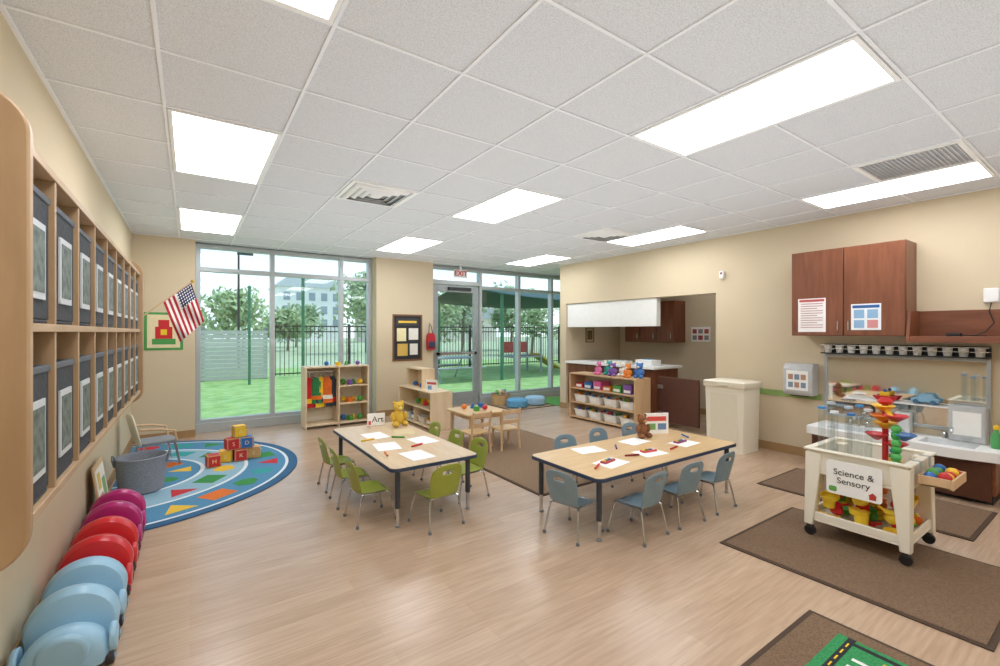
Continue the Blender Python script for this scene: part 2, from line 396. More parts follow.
# play shade structure
t=thing('shade_canopy','dark blue green fabric shade canopy over the play area','canopy',(9.6,13.2,-.0195))
gp=mat('#3e7a5a',.5)
for (x,y) in ((-1.8,-2.0),(4.4,-2.0),(-1.8,2.2),(4.4,2.2)): MB().cyl((x,y,0),(x,y,2.65),.05,.05,12).build('post',gp,t)
MB().grid(lambda u,v:(-2.1+6.8*u,-2.3+4.8*v,2.6+.45*(1-abs(2*v-1))-.12*math.sin(PI*u)),12,8).build('fabric',mat('#234a4e',.8,var=.05),t,solid=.02)
for i,(x,y,lb) in enumerate(((2.12,11.0,'slender green post standing on the turf in the middle bay'),(1.35,14.2,'green post on the turf close to the fence'))):
    t=thing('green_pole',lb,'pole',(x,y,-.0195)); MB().cyl((0,0,0),(0,0,2.7),.035,.035).build('pole',gp,t); MB().sph((0,0,2.7),.05).build('cap',gp,t)
t=thing('picnic_table','grey outdoor picnic table seen through the glass door','picnic table',(6.4,12.0,-.0195))
gm=mat('#9aa0a2',.6); MB().box(-.8,.8,-.35,.35,.66,.71).build('tabletop',gm,t,bevel=.01)
for s in (-1,1):
    MB().box(-.8,.8,s*.7-.13,s*.7+.13,.4,.44).build('bench',gm,t,bevel=.01); MB().tube([(s*.6,-.7,.02),(s*.6,-.25,.66),(s*.6,.25,.66),(s*.6,.7,.02)],.025).build('leg',gm,t)
t=thing('play_climber','low grey and red play climber under the shade canopy','play equipment',(9.9,13.0,-.0195))
for x in (-.6,.6):
    for y in (-.4,.4): MB().cyl((x,y,0),(x,y,1.3),.04).build('post',gm,t)
MB().box(-.65,.65,-.45,.45,.55,.6).build('deck',gm,t,bevel=.01); MB().box(-.6,.6,.4,.43,.7,1.1).build('side_panel',mat('#b9483f',.6),t,bevel=.01)
MB().prism([(.62,.6),(1.7,.05),(1.7,.12),(.62,.68)],-.3,.3,'y').build('slide',mat('#c9b04a',.5),t)

# ---------------------------------------------------------------- left wall cubbies
t=thing('wall_cubby_shelf','light maple wall mounted cubby shelf with two rows of nine openings','cubby shelf',(-.47,3.2,.86))
Y0,Y1=1.6,4.8; P=(Y1-Y0)/9; XF=-.345
ep=rrect(XL+.002,-.325,.85,2.03,.10,8,(1,0,0,1))
MB(t).prism(ep,Y0-.035,Y0,'y').build('end_panel',CUB,t,bevel=.006); MB(t).prism(ep,Y1,Y1+.035,'y').build('end_panel',CUB,t,bevel=.006)
for nm,z in (('top_board',1.91),('middle_board',1.44),('bottom_board',.93)): MB(t).box(XL+.002,XF,Y0,Y1,z,z+.024).build(nm,CUBX,t,bevel=.002)
MB(t).box(XL+.002,XL+.012,Y0,Y1,.954,1.91).build('back_panel',CUB,t)
for i in range(1,9):
    for a,b in ((.954,1.44),(1.464,1.91)): MB(t).box(XL+.012,XF-.003,Y0+P*i-.009,Y0+P*i+.009,a,b).build('divider',CUB,t,bevel=.002)
# fabric bins
QU=mat('#3d4045',.9,var=.2,scale=60,bump=.5)
t=thing('cubby_bin','x','storage bin'); binproto=t
m=MB(); m.prism(rrect(-.155,.155,-.12,.12,.02,3),0,.012); 
for a in ((-.155,.155,.11,.12),(-.155,.155,-.12,-.11),(-.155,-.145,-.11,.11),(.145,.155,-.11,.11)): m.box(*a,.012,.37)
m.build('fabric_body',QU,t,bevel=.006)
m=MB()
for a in ((-.159,.159,.108,.123),(-.159,.159,-.124,-.108),(-.159,-.142,-.108,.108),(.142,.159,-.108,.108)): m.box(*a,.365,.385)
m.build('rim_trim',mat('#5f646b',.8),t,bevel=.003)
MB().box(-.085,.085,-.1265,-.121,.07,.29).build('name_card',mat('#cfd3d5',.6,var=.03),t)
MB().box(-.068,.068,-.1285,-.1267,.09,.27).build('photo',mat('#66706a',.6,var=.5,scale=30),t)
ordn=['nearest the camera','second from the camera','third from the camera','fourth from the camera','fifth from the camera','sixth from the camera','seventh from the camera','eighth from the camera','farthest from the camera']
first=True
for row,(z,rn) in enumerate(((1.4645,'upper'),(.9545,'lower'))):
    for i in range(9):
        loc=(-.480,Y0+P*(i+.5),z); lb='dark charcoal fabric bin in the %s cubby row, %s'%(rn,ordn[i])
        if first: b=binproto; b.location=loc; b.rotation_euler=(0,0,R(90)); b['label']=lb; b['group']='fabric bins in the wall cubbies'; first=False
        else: b=dup(binproto,loc,90,lb,'fabric bins in the wall cubbies')
# flag
t=thing('flag','striped national flag on a short slanted pole at the cubby end','flag',(-.35,4.86,1.56))
MB().tube([(0,0,0),(.36,.03,.33)],.006).build('pole',MAPLE,t); MB().sph((.365,.03,.335),.014).build('finial',mat('#c9a23a',.3,.8),t)
MB().box(-.02,.025,-.02,.02,-.04,.03).build('bracket',CHROME,t)
tip=Vector((.355,.03,.325)); dn=Vector((-.20,-.015,-.185))
def fl(u,v):
    p=tip+dn*v+Vector((.10+.02*v,-.02,-.35))*u
    p+=Vector((0,0.026*math.sin(9*v+5*u)*min(1,u*2+.1),.0))
    return tuple(p)
def fm(i,j):
    if j<14 and i<12: return 2 if not(i%2==1 and j%2==1) else 1
    return 0 if (j//2)%2==0 else 1
MB().grid(fl,30,26,mf=fm).build('cloth',[mat('#b5202e',.8),mat('#f2f0ec',.8),mat('#27335f',.8)],t,recalc=False,ang=80)
# poster back wall
sheet('wall_poster','red and green illustrated poster on the tan wall left of window','poster',(-.29,YB,1.2),0,.42,.5,'#4c9b4f',[(.08,.06,.92,.94,'#e9dcb4'),(.2,.15,.8,.3,'#4c9b4f'),(.28,.3,.72,.62,RED),(.36,.62,.64,.8,RED),(.42,.4,.58,.55,YEL)])

# ---------------------------------------------------------------- rugs
m=MB(); cx,cy,r0=-.59,5.7,1.6
bands=[(0,.28,3),(.28,.315,1),(.315,.68,0),(.68,.715,1),(.715,1.08,2),(1.08,1.115,1),(1.115,1.48,0),(1.48,1.51,1),(1.51,1.6,3)]
NA=64
for a,b,k in bands:
    for i in range(NA):
        t0=-PI/2+PI*i/NA; t1=-PI/2+PI*(i+1)/NA
        pts=[(cx+r*math.cos(tt),cy+r*math.sin(tt),.010) for r,tt in ((a,t0),(b,t0),(b,t1),(a,t1))]
        if a==0: m.add(pts[1:3]+[pts[0]],[(0,1,2)],k)
        else: m.add(pts,[(0,1,2,3)],k)
for i in range(NA):
    t0=-PI/2+PI*i/NA; t1=-PI/2+PI*(i+1)/NA
    m.add([(cx+r0*math.cos(q),cy+r0*math.sin(q),z) for q,z in ((t0,.001),(t1,.001),(t1,.010),(t0,.010))],[(0,1,2,3)],3)
m.box(cx-.002,cx,cy-r0,cy+r0,.001,.010,3)
cols=[4,5,6,7,5,9]
def blob(px,py,a,w,h,k,kind):
    if kind==0: pts=[(-w,0),(-w*.5,h),(w*.5,h*.8),(w,0),(w*.5,-h*.8),(-w*.5,-h)]
    elif kind==1: pts=[(-w,-h),(w,-h),(w,h),(-w,h)]
    elif kind==2: pts=[(-w,-h),(w,-h),(0,h)]
    else: pts=[(w*.8*math.cos(2*PI*i/14),h*math.sin(2*PI*i/14)) for i in range(14)]
    c,s=math.cos(a),math.sin(a)
    m.add([(px+x*c-y*s,py+x*s+y*c,.0112) for x,y in pts],[tuple(range(len(pts)))],k)
q=0
for rr,n,w in ((.497,5,.10),(.90,8,.12),(1.30,12,.12)):
    for i in range(n):
        a=-PI/2+PI*(i+.5)/n; blob(cx+rr*math.cos(a),cy+rr*math.sin(a),a+PI/2,w,.10,cols[q%6],(q*3)%4); q+=1
o=m.build('semicircle_rug',[carpet('#4a82a6','#5790b3'),carpet('#d3dee1','#e2eaec'),carpet('#88adc1','#98bacb'),carpet('#2c5b80','#37688d'),carpet('#b8232c','#cc3a40'),carpet('#2f7d3e','#439650'),carpet('#dcae2c','#eac446'),carpet('#d4671f','#e27b33'),carpet('#4b3f86','#5e5099'),carpet('#2a8f8f','#3ba5a3')])
tag(o,'blue half round classroom rug with rings and coloured shapes','rug')
def rug(x0,x1,y0,y1,label,h1='#6c5440',h2='#80674f'):
    m=MB(); m.box(x0,x1,y0,y1,.001,.007,1); m.box(x0+.025,x1-.025,y0+.025,y1-.025,.0069,.011,0)
    o=m.build('area_rug',[carpet(h1,h2,140),mat('#4d3b2d',.9)]); tag(o,label,'rug'); return o
rug(2.52,4.0,3.02,5.3,'brown looped rug between the two long tables','#786049','#8d745a')
rug(2.97,4.06,.4,1.67,'large brown rug under the white sensory cart')
rug(4.42,5.27,.69,2.12,'brown rug in front of the low sink counter')
rug(4.85,5.85,6.6,7.5,'tan entrance mat by the glazed wall','#97836a','#a8947a')
o=MB().box(5.9,6.7,6.5,7.5,.001,.012).build('area_rug',carpet('#4f8a3c','#68a452',120)); tag(o,'small green mat in the far corner by the right glazing','rug')
m=MB(); m.box(1.55,2.63,-.6,1.0,.001,.008,1); m.box(1.575,2.605,-.575,.975,.0079,.0115,0)
m.box(1.7,2.53,-.45,.84,.0114,.0125,2)
m.box(1.7,2.53,.77,.80,.0124,.0135,4); m.box(2.48,2.505,-.45,.77,.0124,.0135,4)
for i in range(12): m.box(1.73+i*.065,1.765+i*.065,.782,.788,.0134,.0145,5)
for i in range(10): m.box(1.79+i*.064,1.81+i*.064,.68,.74,.0124,.0135,3)
for i in range(4):
    m.box(1.76,2.44,-.07+i*.17,-.065+i*.17,.0124,.0135,3)
    for j in range(6): m.prism(rrect(1.79+j*.11,1.84+j*.11,-.02+i*.17,.06+i*.17,.022,4),.0124,.0135,'z',3 if (i+j)%3==0 else 4)
m.box(1.76,2.45,.64,.65,.0124,.0135,5)
o=m.build('play_rug',[carpet('#6c5440','#80674f',140),mat('#4d3b2d',.9),carpet('#2a7d48','#379558'),mat('#eef0ea',.9),mat('#262a2c',.9),mat(YEL,.9)]); tag(o,'green patterned play mat with white marks and brown border','rug')

# ---------------------------------------------------------------- chairs
def make_chair(col):
    t=thing('toddler_chair','x','chair'); pm=mat(col,.4,var=.04)
    def seat(u,v):
        X=(u*2-1); Yv=(v*2-1); w=.155-.012*max(0,-Yv)
        x=X*w*(1-.10*abs(Yv)**4); y=Yv*.145*(1-.10*X**4)
        z=.262-.014*(1-X*X)*(1-Yv*Yv)-(.02*max(0,Yv)**3)+.010*X**4
        return (x,y,z)
    MB().grid(seat,10,10).build('seat',pm,t,solid=.009,sub=1,ang=180)
    def back(u,v):
        X=u*2-1; w=.14+.028*v-.035*max(0,v-.75)*4*.5
        x=X*w*(1-.02*v); y=-.150-.055*v+.030*X*X
        z=.262+.26*v-.035*v*X**4+.012*v*(1-X*X)
        return (x,y,z)
    MB().grid(back,12,10,skip=lambda i,j:(j in(7,) and 4<=i<=7)).build('backrest',pm,t,solid=.009,sub=1,ang=180)
    f=MB(); f.tube([(-.12,-.12,.246),(-.12,.10,.246),(0,.115,.246),(.12,.10,.246),(.12,-.12,.246)],.008); f.tube([(-.12,-.10,.246),(.12,-.10,.246)],.008)
    f.build('seat_frame',CHROME,t)
    for sx in (-1,1):
        for sy in (-1,1):
            l=MB().tube([(sx*.12,sy*.095,.246),(sx*.137,sy*.125,.235),(sx*.148,sy*.142,.16),(sx*.165,sy*.170,.014)],.0085).build('leg',CHROME,t)
            MB().lathe([(.013,0),(.014,.018),(.010,.024)],(sx*.166,sy*.171,0),10).build('foot_cap',mat('#6c7074',.6),l)
    t.scale=(.88,.88,.9)
    return t
def chairs(col,items,group):
    p=None
    for (x,y,rz,lb,z) in items:
        if p is None: p=make_chair(col); p.location=(x,y,z); p.rotation_euler=(0,0,R(rz)); p['label']=lb; p['group']=group
        else: dup(p,(x,y,z),rz,lb,group)
chairs('#7f959f',[
 (2.27,2.36,-80,'blue grey toddler chair at the left end of the right table',0),
 (2.64,2.09,5,'blue grey toddler chair on the near side, nearest camera',0),
 (3.09,2.09,-3,'blue grey toddler chair at the middle of the near side',0),
 (3.55,2.09,2,'blue grey toddler chair on near side close to the sinks',0),
 (2.88,2.96,178,'blue grey toddler chair on the far side beside the brown rug end',0.),
 (3.36,2.99,182,'blue grey toddler chair at the middle of the far side',0.),
 (3.82,2.97,178,'blue grey toddler chair on far side nearest the bin',0.)],'blue grey chairs around the right table')
chairs('#98a23e',[
 (1.53,3.07,6,'olive green toddler chair at the near end of the left table',0),
 (1.15,3.44,-88,'olive green toddler chair on rug side of left table, nearest camera',0),
 (1.14,3.88,-92,'olive green toddler chair at the middle of the rug side',0),
 (1.15,4.33,-90,'olive green toddler chair on the rug side, farthest from camera',0),
 (2.0,3.44,92,'olive green toddler chair facing left table beside brown rug, nearest camera',0),
 (2.0,3.88,90,'olive green toddler chair in the middle of the brown rug side',0),
 (2.0,4.34,88,'olive green toddler chair on brown rug side, farthest from camera',0)],'green chairs around the left table')
# ---------------------------------------------------------------- tables
def table(cx,cy,w,d,label,topm,z0=0):
    t=thing('activity_table',label,'table',(cx,cy,z0)); h=.45
    tp=MB().prism(rrect(-w/2+.006,w/2-.006,-d/2+.006,d/2-.006,.05,6),h-.026,h).build('tabletop',topm,t)
    MB().prism(rrect(-w/2,w/2,-d/2,d/2,.055,6),h-.027,h-.002).build('edge_band',mat('#33415a',.5),tp)
    MB().box(-w/2+.14,w/2-.14,-d/2+.14,d/2-.14,h-.05,h-.027).build('apron',DARK,t)
    for sx in (-1,1):
        for sy in (-1,1):
            x,y=sx*(w/2-.07),sy*(d/2-.07)
            l=MB().cyl((x,y,.14),(x,y,h-.027),.02,.02).build('leg',mat('#3b4048',.4),t)
            MB().cyl((x,y,.012),(x,y,.14),.014,.014).build('leg_insert',CHROME,l)
            MB().lathe([(.017,0),(.021,.006),(.017,.014)],(x,y,0),12).build('foot_cap',mat('#888c90',.5),l)
    return t
table(3.14,2.47,1.78,.76,'long maple table with dark edge amid blue grey chairs',MAPLET)
table(1.56,3.92,.74,1.66,'long maple table with dark edge amid green chairs',MAPLEL)
TZ=.4505
def paper(x,y,rz,w,h,label,col='#f7f6f2'):
    o=MB().box(-w/2,w/2,-h/2,h/2,0,.0015).build('paper_sheet',mat(col,.8,var=.02)); o.location=(x,y,TZ); o.rotation_euler=(0,0,R(rz)); tag(o,label,'paper')
paper(2.62,2.32,8,.25,.18,'white paper on the right table, near left chair'); paper(3.1,2.33,-6,.25,.18,'white paper at the middle near side of right table')
paper(3.62,2.36,4,.25,.18,'white paper near the sink end of right table'); paper(2.75,2.68,-10,.25,.18,'white paper on far left of the right table'); paper(3.3,2.65,3,.25,.18,'white paper on far side middle of right table')
paper(1.50,3.35,4,.2,.27,'white paper on left table, nearest camera'); paper(1.40,3.75,-8,.2,.27,'white paper on left table, rug side middle'); paper(1.75,3.78,6,.2,.27,'white paper on left table, right middle'); paper(1.45,4.2,3,.2,.27,'white paper on left table near far end'); paper(1.74,4.2,-12,.2,.26,'tan craft paper on left table far right','#d8c49a')
def marker(x,y,rz,col,label,z=TZ):
    t=thing('marker_pen',label,'marker',(x,y,z+.008),rz,'markers and crayons on the tables')
    MB().cyl((-.06,0,0),(.03,0,0),.0075,.0075,10).build('barrel',mat(col,.4),t); MB().cyl((.03,0,0),(.065,0,0),.0085,.007,10).build('cap',mat(col,.3,var=.2),t)
for i,(x,y,a,c,n) in enumerate([(2.45,2.3,30,RED,'red marker at the left end of right table'),(2.9,2.35,-20,'#8b2a2a','dark red marker beside the near paper'),(3.38,2.3,10,RED,'red marker between the two near papers'),(3.85,2.5,60,BLU,'blue marker at the right end of the table'),(3.0,2.6,45,PUR,'purple marker on the far side of table'),(1.3,3.5,80,ORG,'orange marker on left table edge'),(1.62,3.62,20,RED,'red marker in the middle of left table'),(1.6,4.0,-40,GRN,'green marker in the middle of left table'),(1.33,4.05,10,YEL,'yellow marker on the left table rug side')]): marker(x,y,a,c,n)
for i,(x,y,a,c,n) in enumerate([(2.62,2.35,12,'#b23a48','small dark red activity tray on first near paper'),(3.12,2.36,-10,'#c33f3f','small red activity tray on second near paper'),(3.62,2.40,4,'#8e3b6b','small plum activity tray on third near paper')]):
    t=thing('activity_tray',n,'tray',(x,y,TZ+.0017),a,'small trays on the right table')
    MB().prism(rrect(-.075,.075,-.028,.028,.012,3),0,.012).build('tray',mat(c,.5),t,bevel=.002)
    for k in range(4): MB().cyl((-.052+k*.035,0,.012),(-.052+k*.035,0,.02),.012,.012,10).build('paint_pot',mat([YEL,GRN,BLU,'#e8e8e8'][k],.4),t)
# plush
def plush(name,label,loc,rz,s,c,c2,group=None,cat='stuffed toy'):
    t=thing(name,label,cat,loc,rz,group); m=MB(); pm=mat(c,.95,var=.12,scale=60,bump=.4)
    m.sph((0,0,.36*s),(.27*s,.22*s,.34*s))
    for q in (-1,1): m.sph((q*.22*s,-.20*s,.12*s),(.12*s,.24*s,.12*s)); m.sph((q*.30*s,-.08*s,.42*s),(.09*s,.12*s,.2*s))
    m.build('body',pm,t)
    h=MB().sph((0,-.02*s,.84*s),(.24*s,.22*s,.22*s)).build('head',pm,t)
    for q in (-1,1):
        MB().sph((q*.19*s,0,1.02*s),(.08*s,.05*s,.08*s)).build('ear',pm,h); MB().sph((q*.08*s,-.225*s,.89*s),.022*s,n=8,k=6).build('eye',BLACK,h)
    MB().sph((0,-.21*s,.79*s),(.10*s,.08*s,.075*s)).build('muzzle',mat(c2,.9),h)
    return t
plush('teddy_bear','yellow teddy bear sitting on the far end of left table',(1.81,4.52,TZ),5,.24,'#dcb646','#f3dc8a')
plush('teddy_bear','brown teddy bear beside the sign on right table',(3.5,2.72,TZ),-10,.2,'#8a5a3a','#c79a6d')
sg=sheet('table_sign','white picture sign standing on the right table','sign',(3.74,2.74,TZ),-28,.24,.2,'#fbfaf6',[(.1,.62,.9,.84,'#d9534a'),(.1,.2,.45,.5,'#7fb36a'),(.55,.2,.9,.5,'#6c8fb8')],.012)
sg=sheet('table_sign','white sign reading Art at far end of the left table','sign',(1.62,4.66,TZ),-12,.18,.13,'#fbfaf6',[(.06,.1,.2,.4,'#d9534a')],.012)
text('Art',.085,sg,(.015,-.0135,.065),BLACK)

# ---------------------------------------------------------------- ride-on toys along left wall
def rideon(y,c,label,c2,rz=0):
    t=thing('ride_on_toy',label,'ride-on toy',(-.43,y,0),rz,'ride-on toys along the left wall'); pm=mat(c,.28,var=.02,scale=3)
    def arch(w,z0,zt,n=18):
        zc=max(z0+.03,zt-w)
        pts=[(w*.92,z0)]
        for i in range(n+1):
            a=PI*i/n; pts.append((w*math.cos(a),zc+(zt-zc)*math.sin(a)))
        pts.append((-w*.92,z0)); return pts
    def loft(sec): return MB().rings([[(x,yy,z) for x,z in arch(w,.03,zt)] for yy,w,zt in sec])
    # tall rounded rear shell
    loft([(.02,.12,.25),(.03,.148,.285),(.055,.16,.30),(.10,.16,.30),(.122,.148,.285),(.132,.12,.25)]).build('backrest',pm,t)
    # lower rounded hood in front, joined by a dip for the seat
    loft([(-.135,.10,.15),(-.125,.13,.185),(-.10,.145,.205),(-.055,.145,.205),(-.035,.135,.19),(-.01,.125,.165),(.03,.125,.165)]).build('front_hood',pm,t)
    MB().cyl((0,-.15,.115),(0,-.128,.118),.075,.09,32).build('nose_plate',pm,t,bevel=.007)
    for sx in (-1,1):
        MB().cyl((sx*.14,-.06,.10),(sx*.166,-.06,.10),.062,.055,28).build('side_disc',pm,t,bevel=.008)
        for yy in (-.09,.085):
            w=MB().cyl((sx*.13,yy,.032),(sx*.158,yy,.032),.032,.032,18).build('wheel',mat('#332e30',.5),t,bevel=.005); MB().cyl((sx*.156,yy,.032),(sx*.162,yy,.032),.014,.014,12).build('hubcap',mat(c2,.4),w)
for y,c,c2,n in ((2.66,'#9cc7df','#86b2cc','light blue plastic ride-on toy nearest the camera'),(2.96,'#9cc7df','#86b2cc','light blue plastic ride-on toy next to the red ones'),
                 (3.27,'#cf2a30','#a52228','red plastic ride-on toy next to the light blue ones'),(3.57,'#cf2a30','#a52228','red plastic ride-on toy next to the magenta ones'),
                 (3.88,'#b0236e','#8c1c58','magenta plastic ride-on toy beside the red ones'),(4.16,'#b0236e','#8c1c58','magenta plastic ride-on toy farthest from the camera')):
    rideon(y,c,n,c2)
sheet('leaning_board','illustrated animal picture board leaning on left wall','picture board',(-.53,4.56,.001),90,.42,.45,'#d8b98c',[(.08,.08,.92,.92,'#f1ece0'),(.15,.12,.5,.5,'#d8847a'),(.55,.3,.85,.7,'#7fa36a'),(.2,.58,.45,.85,'#e2bf5d'),(.55,.12,.85,.26,'#6f8fae')],.01,tilt=-8)
# basket
t=thing('fabric_basket','round grey fabric basket on the edge of blue rug','basket',(-.36,5.16,.0125))
MB().lathe([(.02,0),(.145,0),(.16,.012),(.178,.15),(.182,.29),(.188,.31),(.181,.318),(.172,.30),(.165,.16),(.148,.02),(.02,.018)],n=32).build('body',mat('#8a8f98',.95,var=.15,scale=80,bump=.5),t)
for s in (-1,1): MB().tube([(s*.182,-.055,.25),(s*.198,-.045,.31),(s*.203,0,.335),(s*.198,.045,.31),(s*.182,.055,.25)],.009).build('handle',mat('#6b707a',.9),t)
# white child armchair
t=thing('child_chair','small white child chair with grey seat near the window corner','chair',(-.3,6.1,.0125),-75)
MB().grid(lambda u,v:((u-.5)*.34,-.16-.07*v,.24+.34*v-.05*v*abs(2*u-1)**4),8,6).build('backrest',CREAM,t,solid=.02,sub=1,ang=180)
MB().prism(rrect(-.17,.17,-.16,.17,.05,5),.24,.27).build('seat',mat('#8d9096',.8),t,bevel=.006)
for sx in (-1,1):
    for sy in (-1,1): MB().tube([(sx*.14,sy*.13,.24),(sx*.165,sy*.17,.0)],.012).build('leg',CHROME,t)
    MB().tube([(sx*.17,-.18,.42),(sx*.18,.0,.40),(sx*.18,.12,.37),(sx*.165,.14,.26)],.012).build('armrest',MAPLE,t)
# alphabet blocks
def block(x,y,z,rz,c,l,label):
    t=thing('alphabet_block',label,'toy block',(x,y,z),rz,'alphabet blocks stacked on the blue rug'); s=.062
    MB().box(-s,s,-s,s,0,2*s).build('cube',mat('#caa06a',.6),t,bevel=.005)
    m=MB(); e=.053
    m.box(-e,e,-s-.002,-s+.001,s-e,s+e); m.box(-s-.002,-s+.001,-e,e,s-e,s+e); m.box(s-.001,s+.002,-e,e,s-e,s+e); m.box(-e,e,s-.001,s+.002,s-e,s+e); m.box(-e,e,-e,e,2*s-.001,2*s+.002)
    m.build('face_panel',mat(c,.6),t)
    text(l,.06,t,(0,-s-.003,s),mat('#e6cf9c',.7),name='letter')
bz=.0125
for i,(x,y,z,a,c,l,n) in enumerate([(.20,5.66,0,8,RED,'H','red block alone at the left front of the stack'),(.32,5.80,0,-6,YEL,'B','yellow block on the rug, left of the base row'),(.46,5.78,0,4,RED,'K','red block in the middle of the base row'),(.60,5.82,0,-10,'#d2a566','E','wood toned block at the right of the base row'),(.39,5.95,0,0,ORG,'M','orange block behind the base row'),
  (.38,5.80,1,12,RED,'S','red block in the second layer, left'),(.53,5.80,1,-8,BLU,'D','blue block in the second layer, right'),(.45,5.81,2,10,YEL,'A','yellow block topmost of the stack')]):
    block(x,y,bz+z*.1275,a,c,l,n)

# ---------------------------------------------------------------- shelf units
def shelf_unit(name,label,loc,rz,W,D,H,rows,cols,m=MAPLE,back=CREAM):
    t=thing(name,label,'shelf',loc,rz); a=.018
    for s in (-1,1): MB().prism(rrect(-D/2,D/2,.0,H,.03,4,(0,1,0,0)),s*(W/2)-(a if s>0 else 0),s*(W/2)+(0 if s>0 else a),'x').build('side_panel',m,t,bevel=.002)
    MB().box(-W/2+a,W/2-a,-D/2+.005,D/2,H-a,H).build('top',m,t); MB().box(-W/2+a,W/2-a,-D/2+.005,D/2,.03,.03+a).build('bottom',m,t)
    MB().box(-W/2+a,W/2-a,D/2-.008,D/2,.048,H-a).build('back_panel',back,t)
    zs=[.048+(H-a-.048)*i/rows for i in range(rows+1)]
    for z in zs[1:-1]: MB().box(-W/2+a,W/2-a,-D/2+.008,D/2-.008,z-a/2,z+a/2).build('shelf_board',m,t)
    for i in range(1,cols): 
        x=-W/2+W*i/cols; MB().box(x-a/2,x+a/2,-D/2+.008,D/2-.008,.048,zs[1]-a/2).build('divider',m,t)
    return t,zs
def tolocal(loc,rz,x,y,z):
    c,s=math.cos(R(rz)),math.sin(R(rz)); return (loc[0]+x*c-y*s,loc[1]+x*s+y*c,loc[2]+z)
def tub(loc,rz,label,group,c='#eceae4',w=.13,d=.13,h=.12):
    t=thing('storage_tub',label,'storage tub',loc,rz,group); tm=mat(c,.4,var=.02)
    def rr(k,z): return [(x,y,z) for x,y in rrect(-w*k,w*k,-d*k,d*k,.02,3)]
    MB().rings([rr(.86,0),rr(1,h),rr(1.05,h),rr(1.05,h-.008),rr(.94,h-.008),rr(.82,.006)]).build('tub',tm,t)
    MB().box(-.05,.05,-d*.98-.003,-d*.9,h*.35,h*.75).build('label_card',PAPER,t)
    return t
def toybits(loc,n,spread,names,seed,s=.03):
    rnd=random.Random(seed)
    for i in range(n):
        cl=rnd.choice(['red','yellow','green','blue','orange','purple']); c={'red':RED,'yellow':YEL,'green':GRN,'blue':BLU,'orange':ORG,'purple':PUR}[cl]
        x=loc[0]+(-spread[0]+2*spread[0]*(i+.5)/n); y=loc[1]+(-spread[1] if i%2 else spread[1]); m=MB(); k=i%3
        if k==0: m.sph((0,0,s),s)
        elif k==1: m.prism(rrect(-s,s,-s*.7,s*.7,.006,2),0,s*1.6)
        else: m.lathe([(s*.9,0),(s*.9,s*.4),(s*.5,s*1.2),(s*.5,s*1.7)],n=12)
        o=m.build(['toy_ball','toy_brick','toy_cup'][k],mat(c,.4)); o.location=(x,y,loc[2]); o.rotation_euler=(0,0,rnd.uniform(0,3))
        tag(o,'%s %s %s'%(cl,['ball','brick','cup'][k],names),['toy ball','toy brick','toy cup'][k],'small toys '+names)
# right toy shelf
L=(5.43,4.88,0); t,zs=shelf_unit('toy_shelf','light maple toy shelf with white tubs before the kitchen counter',L,-90,1.35,.36,.76,3,1)
for r in (0,1):
    for i in range(4):
        z=(zs[r] if r==0 else zs[r]+.009)+.0005; x=-.48+.32*i; w=tolocal(L,-90,x,-.01,z)
        tub(w,-90,'%s tub in the %s row of the toy shelf, number %s from the window end'%(['white','cream'][r],['bottom','middle'][r],['one','two','three','four'][i]),'tubs on the toy shelf')
        toybits((w[0]-.005,w[1],z+.085),4,(.06,.08),'in the %s tub row, %s from window'%(['bottom','middle'][r],['first','second','third','fourth'][i]),r*10+i,.03)
for i in range(6):
    z=zs[2]+.0095; w=tolocal(L,-90,-.52+.2*i,0,z)
    t=thing('game_box','%s boxed game on top inside shelf of toy unit'%(['red','blue','pink','orange','green','purple'][i]),'game box',w,-90,'boxed games on the toy shelf')
    MB().box(-.08,.08,-.11,.11,0,.07+.03*(i%3)).build('box',mat([RED,BLU,PNK,ORG,GRN,PUR][i],.6),t,bevel=.003); MB().box(-.06,.06,-.113,-.11,.015,.055).build('front_print',PAPER,t)
pn=['pink','teal','purple','white','orange','blue']; pcs=['#e07aa8','#3fa7a0','#8560a8','#eee9e0','#e58a3c','#4f7fc0']
for i in range(6):
    plush('stuffed_animal','%s stuffed animal sitting on top of the toy shelf'%pn[i],tolocal(L,-90,-.12+.145*i,.02 if i%2 else -.06,.7605),-90+10*(i%3-1),.19+.02*(i%2),pcs[i],'#f5eadb','stuffed animals on the toy shelf')
